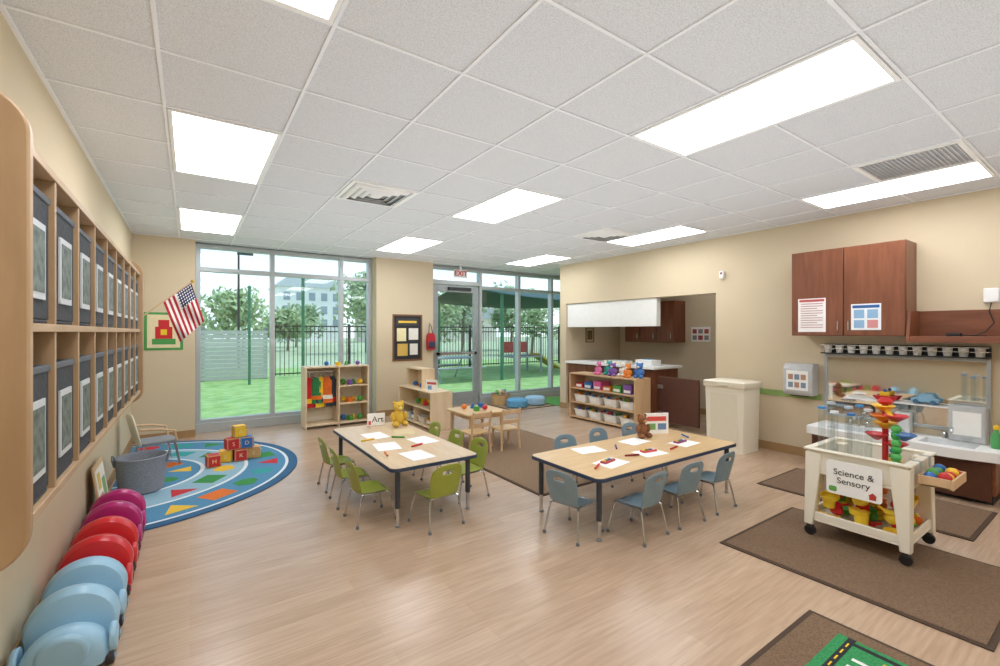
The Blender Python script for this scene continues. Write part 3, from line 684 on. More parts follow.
# window dress-up unit
L=(1.86,7.2,0); DM=wood('#dcc39d','#e8d3b2',(2,2,.35),7)
t=thing('dress_up_unit','cream dress-up unit with hanging costumes before the window','shelf',L)
a=.02; W,D,H=.94,.34,.9
for x in (-W/2,0,W/2-a): MB().box(x,x+a,-D/2,D/2,0,H).build('side_panel',DM,t,bevel=.002)
MB().box(-W/2,W/2,-D/2,D/2,H,H+.02).build('top',DM,t,bevel=.003); MB().box(-W/2+a,W/2-a,-D/2,D/2,.04,.06).build('bottom',DM,t); MB().box(-W/2+a,W/2-a,D/2-.01,D/2,.06,H).build('back_panel',CREAM,t)
for z in (.33,.6): MB().box(a,W/2-a,-D/2,D/2-.01,z,z+.016).build('shelf_board',DM,t)
MB().cyl((-W/2+a,-.02,.84),(0,-.02,.84),.01).build('hanging_rail',CHROME,t)
for i,(c,c3,n) in enumerate([('#c8262c','#f0c52a','red and yellow'),('#2f7d48','#e67a25','green and orange'),('#e9c331','#38404f','yellow and dark'),('#e0712a','#f4efe4','orange and white'),('#38404f','#c8262c','dark and red')]):
    x=-.385+i*.08
    g=thing('dress_up_costume','%s dress-up costume hanging in the cream unit'%n,'costume',(L[0]+x,L[1]-.03-.012*(i%2),.30+.06*(i%2)),[18,-12,25,-20,10][i],'costumes hanging in the dress-up unit')
    h=.46-.06*(i%2)
    def gr(z0,w0): return [((w0*math.cos(2*PI*k/18))*(1+.1*math.cos(12*PI*k/18)),.022*math.sin(2*PI*k/18),z0) for k in range(18)]
    MB().rings([gr(0,.085),gr(h*.45,.065),gr(h*.82,.07),gr(h,.025)]).build('garment',mat(c,.9,var=.15,scale=20),g)
    MB().rings([[(p[0]*1.05,p[1]*1.15,p[2]) for p in gr(zz,ww)] for zz,ww in ((h*.15,.080),(h*.3,.073))]).build('band',mat(c3,.9),g)
    MB().tube([(0,0,h),(0,.012,h+.05),(0,.02,h+.082)],.003,6).build('hanger',CHROME,g)
for r,(z,) in enumerate(((.0605,),(.3465,),(.6165,))):
    toybits((L[0]+.24,L[1]-.02,z),4,(.16,.04),'on the %s shelf of the dress-up unit'%['bottom','middle','top'][r],50+r,.045)
toybits((L[0]+.1,L[1],.9205),4,(.3,.05),'on top of the dress-up unit',61,.035)
# play kitchen shelf near pillar
L=(3.03,6.5,0); t,zs=shelf_unit('play_shelf','low maple play shelf in front of the tan pillar',L,-90,1.2,.36,.56,2,2,DM)
for i in range(4):
    w=tolocal(L,-90,-.42+.28*i,-.01,zs[0]+.0005); tub(w,-90,'small tub on bottom of the pillar play shelf, %s from window'%['first','second','third','fourth'][i],'tubs on the pillar play shelf',['#e9e4d8','#6fa3c8','#e9e4d8','#d8a24a'][i],.10,.12,.1)
toybits(tolocal(L,-90,0,0,zs[1]+.0095),5,(.05,.12),'on the middle shelf by the pillar',71,.045)
t=thing('play_hutch','small maple hutch standing on the pillar play shelf','hutch',(3.07,6.75,.5605),-90)
MB().box(-.3,.3,.10,.12,0,.28).build('back_panel',DM,t)
for x in (-.3,.28): MB().box(x,x+.02,-.1,.1,0,.28).build('side_panel',DM,t)
MB().box(-.3,.3,-.1,.12,.28,.30).build('top',DM,t)
toybits((3.05,6.72,.5605),3,(.02,.12),'inside the small hutch',75,.04)
sheet('picture_sign','pale picture sign on near end of the pillar play shelf','sign',(2.95,6.05,.5605),-60,.2,.17,'#f6f3ea',[(.1,.6,.9,.8,'#c9574c'),(.15,.15,.5,.5,'#7aa5c7')],.01)
# pillar board
o=sheet('notice_board','dark notice board with papers and brown frame on tan pillar','notice board',(3.16,YB,.96),0,.5,.76,'#25262a',[(.08,.78,.92,.95,'#3b3c42'),(.16,.84,.84,.89,'#e8c34a'),(.1,.42,.44,.72,'#efe3b0'),(.54,.45,.9,.72,'#e9e6dc'),(.12,.08,.5,.36,'#d8b45a'),(.58,.1,.88,.36,'#f0eee6')],frame='#7a5334')
t=thing('backpack','small red and navy bag hanging beside glass door','bag',(3.58,7.39,1.12))
MB().rings([[(w*math.copysign(abs(math.cos(2*PI*k/20))**.6,math.cos(2*PI*k/20)),.04*math.sin(2*PI*k/20),z) for k in range(20)] for z,w in ((0,.07),(.015,.085),(.16,.09),(.26,.08),(.30,.05))]).build('bag',mat('#b1262d',.8),t); MB().tube([(-.04,0,.29),(-.02,.03,.42),(0,.055,.48),(.02,.03,.42),(.04,0,.29)],.007).build('strap',NAVY,t)
MB().box(-.06,.06,-.05,-.03,.04,.15).build('pocket',NAVY,t,bevel=.01); MB().tube([(0,.069,.47),(0,.045,.465),(0,.04,.485)],.005,6).build('hook',CHROME,t)
# small wooden table + chairs
t=thing('small_wooden_table','small square wooden play table on the brown rug corner','table',(3.06,4.97,.011))
MB().prism(rrect(-.3,.3,-.3,.3,.06,5),.40,.425).build('tabletop',MAPLET,t,bevel=.004)
MB().box(-.25,.25,-.25,.25,.35,.40).build('apron',MAPLE,t)
for sx in (-1,1):
    for sy in (-1,1): MB().cyl((sx*.24,sy*.24,0),(sx*.23,sy*.23,.4),.018,.024,12).build('leg',MAPLE,t)
def wchair(x,y,rz,label):
    t=thing('wooden_chair',label,'chair',(x,y,.011),rz,'small wooden chairs')
    MB().prism(rrect(-.14,.14,-.13,.13,.03,4),.23,.25).build('seat',MAPLET,t,bevel=.004)
    for sx in (-1,1):
        MB().cyl((sx*.12,.11,0),(sx*.11,.10,.23),.013,.016,10).build('leg',MAPLE,t); MB().tube([(sx*.13,-.14,0),(sx*.12,-.12,.23),(sx*.12,-.16,.50)],.014).build('leg',MAPLE,t)
    for z in (.34,.46): MB().prism([(-.12,-.145-.05*(z-.34)*2.0),(.12,-.145-.05*(z-.34)*2.0),(.12,-.130-.05*(z-.34)*2),(-.12,-.130-.05*(z-.34)*2)],z-.025,z+.025).build('back_slat',MAPLE,t)
wchair(2.80,4.58,0,'small wooden chair on near side of the small table, left'); wchair(3.22,4.56,-4,'small wooden chair on near side of the small table, right')
toybits((3.06,4.97,.4365),5,(.16,.1),'on the small wooden table',81,.035)
# floor cushions
for (x,y,c,n) in ((5.12,6.85,'#5f9fc6','round blue floor cushion near glazed wall'),(5.6,6.9,'#9fc4dc','round light blue floor cushion beside the wall end')):
    t=thing('floor_cushion',n,'cushion',(x,y,.0115)); MB().lathe([(.02,0),(.17,0),(.2,.03),(.2,.13),(.17,.16),(.02,.165)],n=28).build('cushion',mat(c,.8),t); MB().sph((0,0,.165),(.015,.015,.006)).build('button',mat(c,.6,var=.3),t)
t=thing('toy_basket','low wicker basket of soft toys near the glazed wall','basket',(5.05,7.3,0.0115)); MB().lathe([(.02,0),(.17,0),(.19,.2),(.18,.2),(.16,.02),(.02,.018)],n=24).build('basket_body',mat('#c9a877',.9,var=.2,scale=60,bump=.5),t); MB().lathe([(.183,.19),(.2,.2),(.185,.212),(.175,.2)],n=24,caps=False).build('rim',mat('#a9804f',.9),t)
for i in range(4):
    plush('stuffed_animal','%s stuffed animal in the low wicker basket'%['blue','cream','green','tan'][i],(5.05+.08*math.cos(i*1.57),7.3+.08*math.sin(i*1.57),.10),20*i,.19,['#5c8fc0','#efe6cf','#7fae6a','#c79c6a'][i],'#f2e8d6','stuffed animals in the basket')
# ---------------------------------------------------------------- kitchen alcove
t=thing('kitchen_counter','dark walnut kitchen counter with white top in the opening','counter',(6.2,5.15,0))
MB(t).box(5.90,6.5,4.35,6.27,.1,.86).build('cabinet_body',WALNUT,t); MB(t).box(5.94,6.46,4.37,6.27,0,.1).build('toe_kick',BLACK,t); MB(t).box(5.82,6.55,4.30,6.27,.86,.9).build('countertop',WHITE,t,bevel=.005)
for i in range(4): MB(t).box(5.885,5.899,4.38+i*.47,4.83+i*.47,.13,.83).build('door',WALNUT,t,bevel=.003)
t=thing('wipes_box','white plastic box of wipes on kitchen counter','box',(6.1,4.62,.9005)); MB().box(-.12,.12,-.16,.16,0,.09).build('box',WHITE,t,bevel=.01); MB().box(-.06,.06,-.08,.08,.09,.1).build('lid',mat(LBL,.5),t,bevel=.004)
t=thing('counter_tray','shallow white tray at the middle of kitchen counter','tray',(6.05,5.2,.9005)); MB().box(-.14,.14,-.2,.2,0,.05).build('tray',CREAM,t,bevel=.01); MB().box(-.1,.1,-.15,.15,.05,.055).build('liner',mat('#b9c4cc',.5),t)
t=thing('half_gate','low dark swing gate closing part of the kitchen opening','gate',(5.92,3.95,.08)); MB().box(-.02,.02,-.33,.33,0,.68).build('panel',mat('#5a382c',.5),t,bevel=.006)
for z in (.1,.5): MB().box(-.03,-.02,.24,.34,z,z+.06).build('hinge',CHROME,t)
t=thing('wall_cabinet','walnut upper cabinet on far wall of the kitchen alcove','cabinet',(7.22,5.3,1.25))
MB(t).box(7.08,7.4,4.8,5.9,1.25,2.0).build('body',WALNUT,t)
for i in range(3):
    dd=MB(t).box(7.06,7.079,4.81+i*.365,5.16+i*.365,1.27,1.98).build('door',WALNUT,t,bevel=.003); MB(t).cyl((7.045,4.86+i*.365,1.32),(7.045,4.86+i*.365,1.42),.006).build('handle',CHROME,dd)
sheet('wall_sign','white picture sign on far kitchen wall','sign',(XK,4.5,1.27),-90,.36,.26,'#f3f1ec',[(.08,.55,.3,.85,'#a94a48'),(.38,.55,.62,.85,'#8a8a8a'),(.7,.55,.92,.85,'#a94a48'),(.08,.12,.3,.42,'#8a8a8a'),(.38,.12,.62,.42,'#a94a48'),(.7,.12,.92,.42,'#8a8a8a')])
sheet('framed_picture','small dark framed picture on side wall of kitchen alcove','picture',(6.5,6.3,1.25),0,.2,.26,'#c9b48a',[(.15,.15,.85,.85,'#6c5a3c')],frame='#4a2f1e')

# ---------------------------------------------------------------- trash bin
t=thing('waste_bin','cream lidded waste bin against the tan wall','bin',(5.50,2.93,0))
def rr(w,d,z): return [(x,y,z) for x,y in rrect(-w,w,-d,d,.015,3)]
MB().rings([rr(.185,.225,.0),rr(.195,.24,.77)]).build('bin_body',CREAM,t)
MB().rings([rr(.205,.255,.77),rr(.21,.26,.78),rr(.21,.26,.835),rr(.2,.25,.845)]).build('lid',CREAM,t)
MB().box(-.225,-.209,-.06,.06,.785,.80).build('lid_tab',mat('#c9c2ae',.5),t); MB().box(-.197,-.19,-.17,.17,.10,.70).build('front_panel',mat('#e3dac4',.5,var=.01),t,bevel=.003)
# wall sensor
t=thing('wall_sensor','small white and red sensor high on the tan wall','sensor',(XR,3.24,2.15)); MB().box(-.05,-.001,-.03,.03,0,.1).build('housing',WHITE,t,bevel=.01); MB().sph((-.05,0,.07),.014,n=10,k=6).build('lens',mat('#7a3a2a',.3),t)
# ---------------------------------------------------------------- upper cabinet right wall
t=thing('wall_cabinet','walnut two door upper cabinet on the right wall with notices','cabinet',(5.7,1.78,1.40))
MB(t).box(5.52,XR-.001,1.30,2.27,1.40,2.31).build('body',WALNUT,t,bevel=.003)
for a,b,hy in ((1.305,1.78,1.74),(1.79,2.265,1.83)):
    dd=MB(t).box(5.50,5.519,a,b,1.405,2.305).build('door',WALNUT,t,bevel=.003); MB(t).tube([(5.50,hy,1.45),(5.478,hy,1.46),(5.478,hy,1.55),(5.50,hy,1.56)],.005).build('handle',CHROME,dd)
RL=[(.1,.9-.07*i,.9 if i%3 else .7,.92-.07*i,'#b98a86') for i in range(1,12)]
sheet('notice_sheet','white notice with red lines taped on left cabinet door','notice',(5.4985,2.07,1.44),-90,.26,.36,'#f4f0ee',[(.05,.9,.95,.97,'#c05a56')]+RL,.001)
sheet('notice_sheet','blue headed picture notice taped on right cabinet door','notice',(5.4985,1.60,1.46),-90,.24,.26,'#f0f3f5',[(.05,.84,.95,.95,'#2f5f9c'),(.1,.45,.45,.78,'#8fb4d4'),(.55,.45,.9,.78,'#8fb4d4'),(.1,.08,.45,.38,'#8fb4d4'),(.55,.08,.9,.38,'#d48f8f')],.001)
t=thing('wall_shelf','walnut open wall shelf right of the upper cabinet','wall shelf',(5.7,.4,1.36))
MB(t).box(5.49,XR-.001,-.9,1.295,1.345,1.40).build('board',WALNUTH,t,bevel=.003); MB(t).box(XR-.03,XR-.001,-.9,1.295,1.40,1.64).build('back_panel',WALNUTH,t); MB(t).prism([(5.485,1.345),(5.485,1.40),(5.54,1.64),(XR-.02,1.64),(XR-.02,1.345)],1.27,1.2955,'y').build('bracket',WALNUT,t)
t=thing('wifi_device','small white wall device with dangling black cable','device',(XR-.001,.80,1.70)); MB().box(-.035,0,-.05,.05,0,.13).build('housing',WHITE,t,bevel=.012); MB().tube([(-.02,0,0),(-.04,.01,-.08),(-.05,-.02,-.18),(-.07,.03,-.26),(-.1,.08,-.289),(-.12,.16,-.292)],.004,6).build('cable',BLACK,t)
t=thing('adapter','small black power adapter on the walnut shelf','adapter',(5.74,1.02,1.4005)); MB().box(-.03,.03,-.05,.05,0,.03).build('case',BLACK,t,bevel=.005); MB().tube([(0,-.05,.015),(0,-.1,.006),(.04,-.2,.006)],.003,6).build('cable',BLACK,t)

# ---------------------------------------------------------------- sink counter
t=thing('sink_counter','low double sink counter with curved white top and walnut base','sink',(5.6,1.41,0))
MB(t).box(5.42,XR-.014,.72,2.04,.09,.36).build('cabinet_body',WALNUTH,t); MB(t).box(5.48,XR-.014,.74,2.02,0,.09).build('toe_kick',BLACK,t)
for a,b in ((.74,1.38),(1.39,2.02)):
    dd=MB(t).box(5.402,5.419,a,b,.04,.345).build('door',mat('#54301f',.4,var=.12),t,bevel=.003)
tp=MB(t)
tp.box(5.72,XR-.002,.69,2.07,.40,.455)
for a,b in ((.69,.84),(1.20,1.56),(1.92,2.07)): tp.box(5.42,5.72,a,b,.40,.455)
pts=[(5.42,.69)]
for i in range(49):
    y=.69+1.38*i/48; bow=.0
    for c_ in (1.02,1.74):
        dd_=abs(y-c_)/.30
        if dd_<1: bow=max(bow,.07*math.cos(dd_*PI/2))
    pts.append((5.37-bow,y))
pts.append((5.42,2.07))
tp.prism(pts,.375,.455)
tp.build('countertop',WHITE,t)
for a,b in ((.84,1.20),(1.56,1.92)):
    s=MB(t); s.box(5.42,5.72,a,b,.362,.366)
    s.box(5.42,5.424,a,b,.366,.452); s.box(5.716,5.72,a,b,.366,.452); s.box(5.424,5.716,a,a+.004,.366,.452); s.box(5.424,5.716,b-.004,b,.366,.452)
    s.build('basin',mat('#e6e8e8',.2),t); MB(t).lathe([(.0,.0),(.025,.0),(.025,.003)],(5.57,(a+b)/2,.3665),16).build('drain',CHROME,t)
    yc=(a+b)/2
    fa=MB(t).tube([(5.78,yc,.455),(5.78,yc,.53),(5.76,yc,.565),(5.71,yc,.575),(5.66,yc,.56),(5.65,yc,.535)],.010,10).build('faucet',CHROME,t)
    for q in (-.07,.07): 
        MB(t).lathe([(.018,0),(.014,.03),(.02,.045),(.012,.055)],(5.78,yc+q,.455),12).build('tap_handle',CHROME,fa)
# mirror
t=thing('wall_mirror','wide metal framed mirror above the low sinks','mirror',(XR-.01,1.43,.52))
mm=bpy.data.materials.new('mirror_glass'); mm.use_nodes=True; bb=mm.node_tree.nodes['Principled BSDF']; bb.inputs['Metallic'].default_value=1; bb.inputs['Roughness'].default_value=.04; bb.inputs['Base Color'].default_value=(.82,.84,.82,1)
MB(t).box(XR-.016,XR-.006,.83,2.04,.55,1.17).build('glass',mm,t)
f=MB(t)
for b in ((.80,.83,.52,1.2),(2.04,2.07,.52,1.2),(.83,2.04,.52,.55),(.83,2.04,1.17,1.2)): f.box(XR-.03,XR-.002,*b)
f.build('frame',ALU,t,bevel=.003)
t=thing('cup_rack','metal wall rack of white cups above the mirror','rack',(XR-.07,1.43,1.205))
MB(t).box(XR-.13,XR-.002,.80,2.07,1.205,1.215).build('tray',DARK,t); MB(t).box(XR-.012,XR-.002,.80,2.07,1.215,1.31).build('back_panel',DARK,t)
f=MB(t); 
for z in (1.26,1.30): f.tube([(XR-.01,.80,z),(XR-.13,.80,z),(XR-.13,2.07,z),(XR-.01,2.07,z)],.004,6)
f.build('wire_rail',CHROME,t)
for i in range(12):
    y=.86+i*.105
    c=thing('cup','white cup in the wall rack, number %s from the left cabinet end'%['twelve','eleven','ten','nine','eight','seven','six','five','four','three','two','one'][i],'cup',(XR-.07,y,1.2155),90,'white cups in the wall rack')
    MB().lathe([(.01,0),(.028,0),(.037,.085),(.034,.085),(.025,.005),(.01,.004)],n=16).build('cup_body',WHITE,c); MB().box(-.015,.015,-.037,-.032,.02,.06).build('name_label',mat(['#5b5f66','#8a8f96'][i%2],.6),c)
t=thing('added_ledge','added narrow white ledge holding toys for a mirror reflection','ledge',(XR-.09,1.35,.74)); MB(t).box(XR-.15,XR-.031,.95,1.85,.74,.752).build('board',WHITE,t);  # ledge added to carry the toys that imitate a mirror reflection
for y in (1.0,1.8): MB(t).box(XR-.09,XR-.031,y,y+.012,.70,.74).build('bracket',ALU,t)
# solid toys standing in for a reflection in the mirror
t=thing('reflected_toy_car','light blue plastic toy car standing in for a mirror reflection, on the added ledge','toy car',(XR-.085,1.22,.7525),90)
MB().prism([(-.1,.02),(.1,.02),(.1,.05),(.05,.06),(.03,.1),(-.05,.1),(-.07,.06),(-.1,.055)],-.035,.035,'y').build('car_body',mat(LBL,.4),t,bevel=.008)
for x in (-.06,.06):
    for s in (-1,1): MB().cyl((x,s*.035,.022),(x,s*.045,.022),.022,.022,14).build('wheel',mat('#4a6f8f',.5),t)
t=thing('reflected_toy_boat','red and yellow toy boat standing in for a mirror reflection, on the added ledge','toy boat',(XR-.085,1.52,.7525),90)
MB().rings([[(x*k,y*k,z) for x,y in rrect(-.1,.1,-.035,.035,.03,4)] for z,k in ((0,.7),(.04,1.0),(.045,1))]).build('hull',mat(RED,.4),t); MB().box(-.04,.04,-.02,.02,.045,.085).build('cabin',mat(YEL,.4),t,bevel=.005); MB().cyl((0,0,.085),(0,0,.11),.012).build('funnel',mat(BLU,.4),t)
# dispensers
def dispenser(loc,label,pic):
    t=thing('towel_dispenser',label,'towel dispenser',loc,-90)
    MB().prism([(-.18,.04),(-.15,.0),(-.001,.0),(-.001,.36),(-.13,.36),(-.18,.30)],-.15,.15,'x').build('housing',mat('#c4c6c6',.35),t,bevel=.012)
    MB().box(-.09,.09,-.13,-.04,-.012,.003).build('towel_slot',DARK,t)
    if pic:
        MB().box(-.11,.11,-.186,-.181,.06,.28).build('notice_card',PAPER,t)
        m=MB(); 
        for i in range(3):
            for j in range(2): m.box(-.09+i*.065,-.04+i*.065,-.188,-.186,.09+j*.09,.15+j*.09,(i+j)%2)
        m.build('picture_print',[mat('#7c93a8',.7),mat('#b58f76',.7)],t)
    return t
dispenser((XR,2.28,.72),'grey towel dispenser with picture card left of the mirror',True)
t=thing('soap_stand','white soap dispenser box standing at the sink end','soap dispenser',(5.75,.93,.4555),-90)
MB().box(-.12,.12,-.06,.06,0,.32).build('housing',mat('#c4c6c6',.35),t,bevel=.015); MB().box(-.09,.09,-.064,-.06,.06,.27).build('front_card',PAPER,t); MB().box(-.03,.03,-.08,-.06,.02,.05).build('lever',ALU,t)
t=thing('soap_stand','smaller grey soap box between the two sinks','soap dispenser',(5.77,1.38,.4555),-90)
MB().box(-.06,.06,-.05,.05,0,.2).build('housing',mat('#cfd2d2',.35),t,bevel=.012); MB().box(-.02,.02,-.065,-.05,.02,.04).build('lever',ALU,t)
t=thing('spray_bottle','green and yellow topped bottle on the sink counter','bottle',(5.60,.74,.4555)); MB().lathe([(.03,0),(.035,.02),(.035,.1),(.015,.14),(.015,.16)],n=16).build('bottle_body',mat('#4ea05a',.4),t); MB().lathe([(.018,.16),(.018,.19),(.006,.2)],n=12).build('cap',mat(YEL,.4),t)

# ---------------------------------------------------------------- sensory cart
t=thing('sensory_cart','white plastic sensory cart on black castors holding toys','cart',(3.86,1.11,.011)); CR=mat('#efe8d6',.45,var=.01)
X0,X1,Ya,Yb=3.60,4.12,.84,1.38
m=MB(t); z0,z1=.47,.615
m.box(X0,X1,Ya,Ya+.02,z0,z1); m.box(X0,X1,Yb-.02,Yb,z0,z1); m.box(X0,X0+.02,Ya+.02,Yb-.02,z0,z1); m.box(X1-.02,X1,Ya+.02,Yb-.02,z0,z1); m.box(X0,X1,Ya,Yb,z0-.015,z0)
m.build('tray',CR,t,bevel=.005)
m=MB(t)
for b in ((X0-.02,X1+.02,Ya-.02,Ya+.025),(X0-.02,X1+.02,Yb-.025,Yb+.02),(X0-.02,X0+.025,Ya+.025,Yb-.025),(X1-.025,X1+.02,Ya+.025,Yb-.025)): m.box(*b,.612,.628)
m.build('rim',CR,t,bevel=.005)
m=MB(t); m.prism(rrect(X0-.005,X1+.005,Ya-.005,Yb+.005,.03,4),.12,.135); 
for b in ((X0-.005,X1+.005,Ya-.005,Ya+.012),(X0-.005,X1+.005,Yb-.012,Yb+.005),(X0-.005,X0+.012,Ya,Yb),(X1-.012,X1+.005,Ya,Yb)): m.box(*b,.135,.185)
m.build('lower_shelf',CR,t,bevel=.004)
for x in (X0,X1):
    for y in (Ya,Yb):
        sx=1 if x==X1 else -1; sy=1 if y==Yb else -1
        def q(w,z,o): return [(x-sx*w/2+sx*o+a*w/2,y-sy*w/2+sy*o+b*w/2,z) for a,b in ((-1,-1),(1,-1),(1,1),(-1,1))]
        lg=MB(t).rings([q(.055,.09,.018),q(.075,.30,.015),q(.09,.46,.012),q(.095,.60,.012)]).build('leg',CR,t,bevel=.006)
        cx_,cy_=x-sx*.012,y-sy*.012
        MB(t).box(cx_-.02,cx_+.02,cy_-.014,cy_+.014,.066,.092).build('castor_fork',DARK,lg); MB(t).cyl((cx_-.014,cy_,.045),(cx_+.014,cy_,.045),.034,.034,20).build('castor_wheel',BLACK,lg,bevel=.004)
SZ=.045
s=MB(t).prism(rrect(.955,1.255,.31+SZ,.53+SZ,.02,4),X0-.034,X0-.026,'x').build('sign_panel',PAPER,t)
text('Science &\nSensory',.056,s,(X0-.0355-t.location.x,1.105-t.location.y,.43+SZ-.011),BLACK,(90,0,-90))
m=MB(t); m.box(X0-.0352,X0-.0341,.985,1.02,.325+SZ,.35+SZ); m.prism([(.98,.35+SZ),(1.025,.35+SZ),(1.002,.37+SZ)],X0-.0352,X0-.0341,'x'); m.build('house_emblem',mat('#c0392b',.6),s)
sb=MB(t).prism(rrect(1.195,1.24,.325+SZ,.36+SZ,.01,2),X0-.0352,X0-.0341,'x').build('leaf_emblem',mat('#6aa84f',.6),s)
# side ball tray
t2=thing('ball_tray','small wooden tray of coloured balls on the cart side','tray',(3.86,.743,.50))
m=MB(); m.box(-.16,.16,-.075,.075,0,.012); m.box(-.16,.16,-.085,-.073,0,.06); m.box(-.16,.16,.063,.077,0,.06); m.box(-.16,-.148,-.073,.063,0,.06); m.box(.148,.16,-.073,.063,0,.06); m.build('tray',MAPLE,t2,bevel=.003)
for x in (-.1,.1):
    h=MB(); h.box(x-.01,x+.01,.069,.077,.03,.1305); h.box(x-.01,x+.01,.069,.125,.1285,.1325); h.build('hook',ALU,t2)
for i in range(10):
    c=[RED,BLU,YEL,GRN][i%4]; n=['red','blue','yellow','green'][i%4]
    b=MB().sph((0,0,0),.033).build('toy_ball',mat(c,.35)); b.location=(3.86-.11+.055*(i//2),.74+(.032 if i%2 else -.035),.546+(.012 if i%3==0 else 0)); tag(b,'%s ball in the wooden tray on the cart side'%n,'toy ball','coloured balls in the cart side tray')
TT=.4705
CLR=glass_mat('#f6fafb',.12,'clear_plastic')
for i,(x,y,h,c,n) in enumerate([(3.70,1.33,.44,'#3f8fcf','blue'),(3.69,1.25,.42,'#dfe5e8','clear'),(3.78,1.30,.47,'#c9d3d9','pale'),(3.79,1.20,.45,'#b7c9d6','grey'),(3.68,1.15,.42,'#2f6fb5','dark blue'),(3.76,1.08,.45,'#d8dee2','white'),(4.0,1.20,.44,'#3f8fcf','bright blue')]):
    t=thing('liquid_tube','slim clear tube with %s ends in cart tray, %s'%(n,['at far corner','beside the far corner','second row','behind the sign','above the sign','beside the marble run','at the back'][i]),'sensory tube',(x,y,TT),0,'clear sensory tubes in the cart')
    MB().lathe([(.022,.012),(.022,h-.012)],n=20,caps=False).build('tube',CLR,t); MB().lathe([(.025,0),(.025,.016)],n=20).build('base_cap',mat(c,.4),t); MB().lathe([(.025,h-.015),(.025,h)],n=20).build('top_cap',mat(c,.4),t); MB().lathe([(.016,.016),(.016,.03+.03*(i%3))],n=20).build('coloured_liquid',mat([RED,YEL,BLU][i%3],.2),t)
t=thing('marble_run','tall marble run with green column and coloured cups','marble run',(3.74,.95,TT))
for k in range(8): MB().sph((0,-.02,.03+.045*k),.028,n=14,k=8).build('column_bead',mat('#2f9e44' if k%2==0 else '#57b65f',.35),t)
for k,(dx,dy,z,c) in enumerate(((.0,-.02,.39,RED),(.05,.05,.33,YEL),(.03,-.05,.27,BLU),(.07,0,.20,RED),(.06,.06,.44,YEL),(.04,.09,.25,RED),(.02,.06,.38,ORG))):
    MB().lathe([(.012,0),(.06,.036),(.065,.04),(.06,.046),(.012,.014)],(dx,dy,z),20).build('cup',mat(c,.35),t)
MB().tube([(.055,.05,.0),(.055,.05,.49)],.017,10).build('pole',mat(RED,.35),t); MB().tube([(.0,.0,.40),(.04,.03,.44),(.06,.06,.47)],.016,10).build('chute',mat(YEL,.35),t); MB().lathe([(.03,0),(.045,.02),(.02,.045)],(.055,.05,.49),14).build('finial',mat(RED,.35),t)
t=thing('stacking_cone','yellow and red stacking cone in the cart tray','stacking toy',(3.98,1.0,TT)); 
for k,(r,c) in enumerate(((.055,RED),(.05,ORG),(.042,YEL),(.035,GRN),(.026,BLU))): MB().lathe([(r*.5,k*.034),(r,k*.034+.008),(r,k*.034+.024),(r*.5,k*.034+.032)],n=20).build('ring',mat(c,.35),t)
MB().cyl((0,0,0),(0,0,.2),.01).build('peg',CREAM,t)
toybits((3.9,1.1,TT),6,(.15,.2),'in the cart top tray',91,.03)
rnd=random.Random(5)
for i in range(45):
    cl,c=[('yellow','#ffd83a'),('red','#e0282e'),('green','#57b443'),('yellow','#ffd83a'),('orange','#f58a2c')][i%5]; k=(i*3)%4; s=.042; m=MB()
    if k==0: m.lathe([(s*1.2,0),(s*1.4,.035),(s*1.3,.035),(s*1.0,.006)],n=18); nm='toy_bowl'
    elif k==1: m.sph((0,0,s*.9),(s*1.2,s*.9,s*.9)); nm='toy_fruit'
    elif k==2: m.prism(rrect(-s*1.3,s*1.3,-s*.5,s*.5,.01,3),0,.02); m.cyl((s*1.1,0,.01),(s*2.0,0,.03),.008); nm='toy_shovel'
    else: m.lathe([(s*.8,0),(s,.08),(s*.9,.08),(s*.7,.008)],n=16); nm='toy_cup'
    lay=i//15; j=i%15
    x=3.665+.09*(j%5)+.015*(lay%2); y=.92+.17*(j//5)+.02*(lay%2); o=m.build(nm,mat(c,.35)); o.location=(x,y,.148+.068*lay); o.rotation_euler=(rnd.uniform(-.15,.15)*lay,rnd.uniform(-.15,.15)*lay,rnd.uniform(0,6))
    tag(o,'%s %s heaped on the lower cart shelf'%(cl,nm.replace('_',' ')),nm.replace('_',' '),'toys heaped on the lower cart shelf')

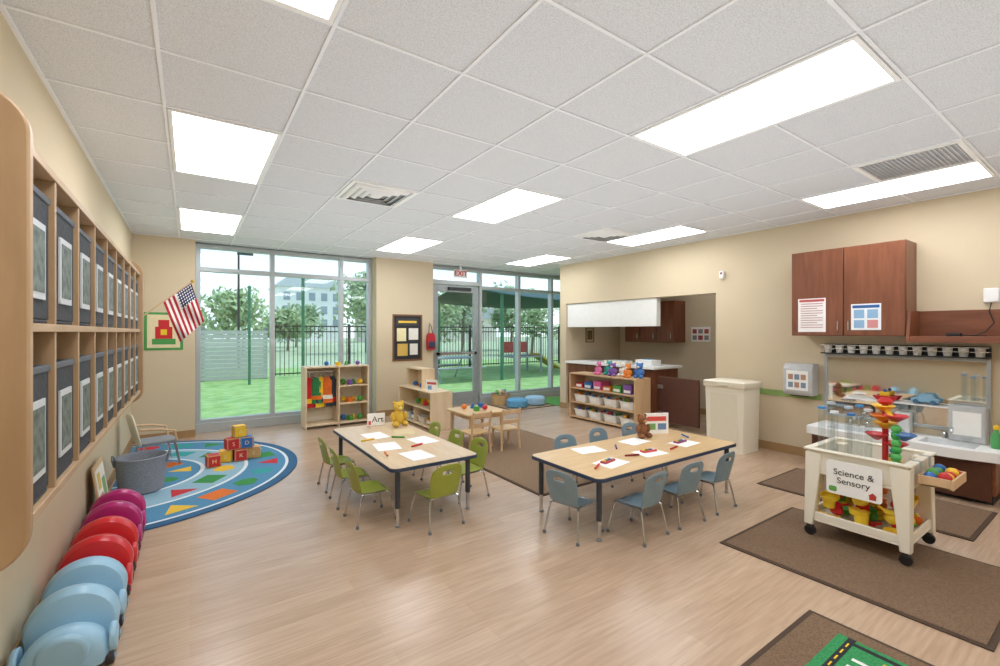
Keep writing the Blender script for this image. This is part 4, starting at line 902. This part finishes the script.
# ---------------------------------------------------------------- light and camera
w=bpy.data.worlds.new('sky'); SC.world=w; w.use_nodes=True; N=w.node_tree.nodes; L_=w.node_tree.links; bg=N['Background']
tc=N.new('ShaderNodeTexCoord'); sp=N.new('ShaderNodeSeparateXYZ'); cr=N.new('ShaderNodeValToRGB'); L_.new(tc.outputs['Generated'],sp.inputs[0])
no=N.new('ShaderNodeTexNoise'); no.inputs['Scale'].default_value=3; no.inputs['Detail'].default_value=5; L_.new(tc.outputs['Generated'],no.inputs['Vector'])
ma=N.new('ShaderNodeMath'); ma.operation='MULTIPLY_ADD'; ma.inputs[1].default_value=.3; L_.new(no.outputs['Fac'],ma.inputs[0]); L_.new(sp.outputs['Z'],ma.inputs[2]); L_.new(ma.outputs[0],cr.inputs['Fac'])
cr.color_ramp.elements[0].position=.14; cr.color_ramp.elements[0].color=lin('#f0f6fb')+[1]; cr.color_ramp.elements[1].position=.5; cr.color_ramp.elements[1].color=lin('#b4d1ed')+[1]
L_.new(cr.outputs['Color'],bg.inputs['Color']); bg.inputs['Strength'].default_value=1.8
sl=bpy.data.lights.new('sun','SUN'); sl.energy=2.8; sl.angle=R(1.5); sl.color=(1,.97,.93); so=bpy.data.objects.new('sun',sl); COL.objects.link(so)
so.rotation_euler=Vector((-.55,.12,-.8)).to_track_quat('-Z','Y').to_euler()
# added fill: a broad unseen light aimed up to brighten the ceiling
al=bpy.data.lights.new('ceiling_fill','AREA'); al.shape='RECTANGLE'; al.size=5.0; al.size_y=8.4; al.energy=88; al.color=(.84,.92,1)
ao=bpy.data.objects.new('ceiling_fill',al); COL.objects.link(ao); ao.location=(2.6,2.9,1.2); ao.rotation_euler=(R(180),0,0)
cam=bpy.data.cameras.new('camera'); co=bpy.data.objects.new('camera',cam); COL.objects.link(co); co.location=(0,0,1.44); co.rotation_euler=(R(90),0,R(-34.6)); cam.lens=16.16; cam.sensor_width=36; cam.shift_y=-.001; cam.clip_start=.05; cam.clip_end=300
SC.camera=co
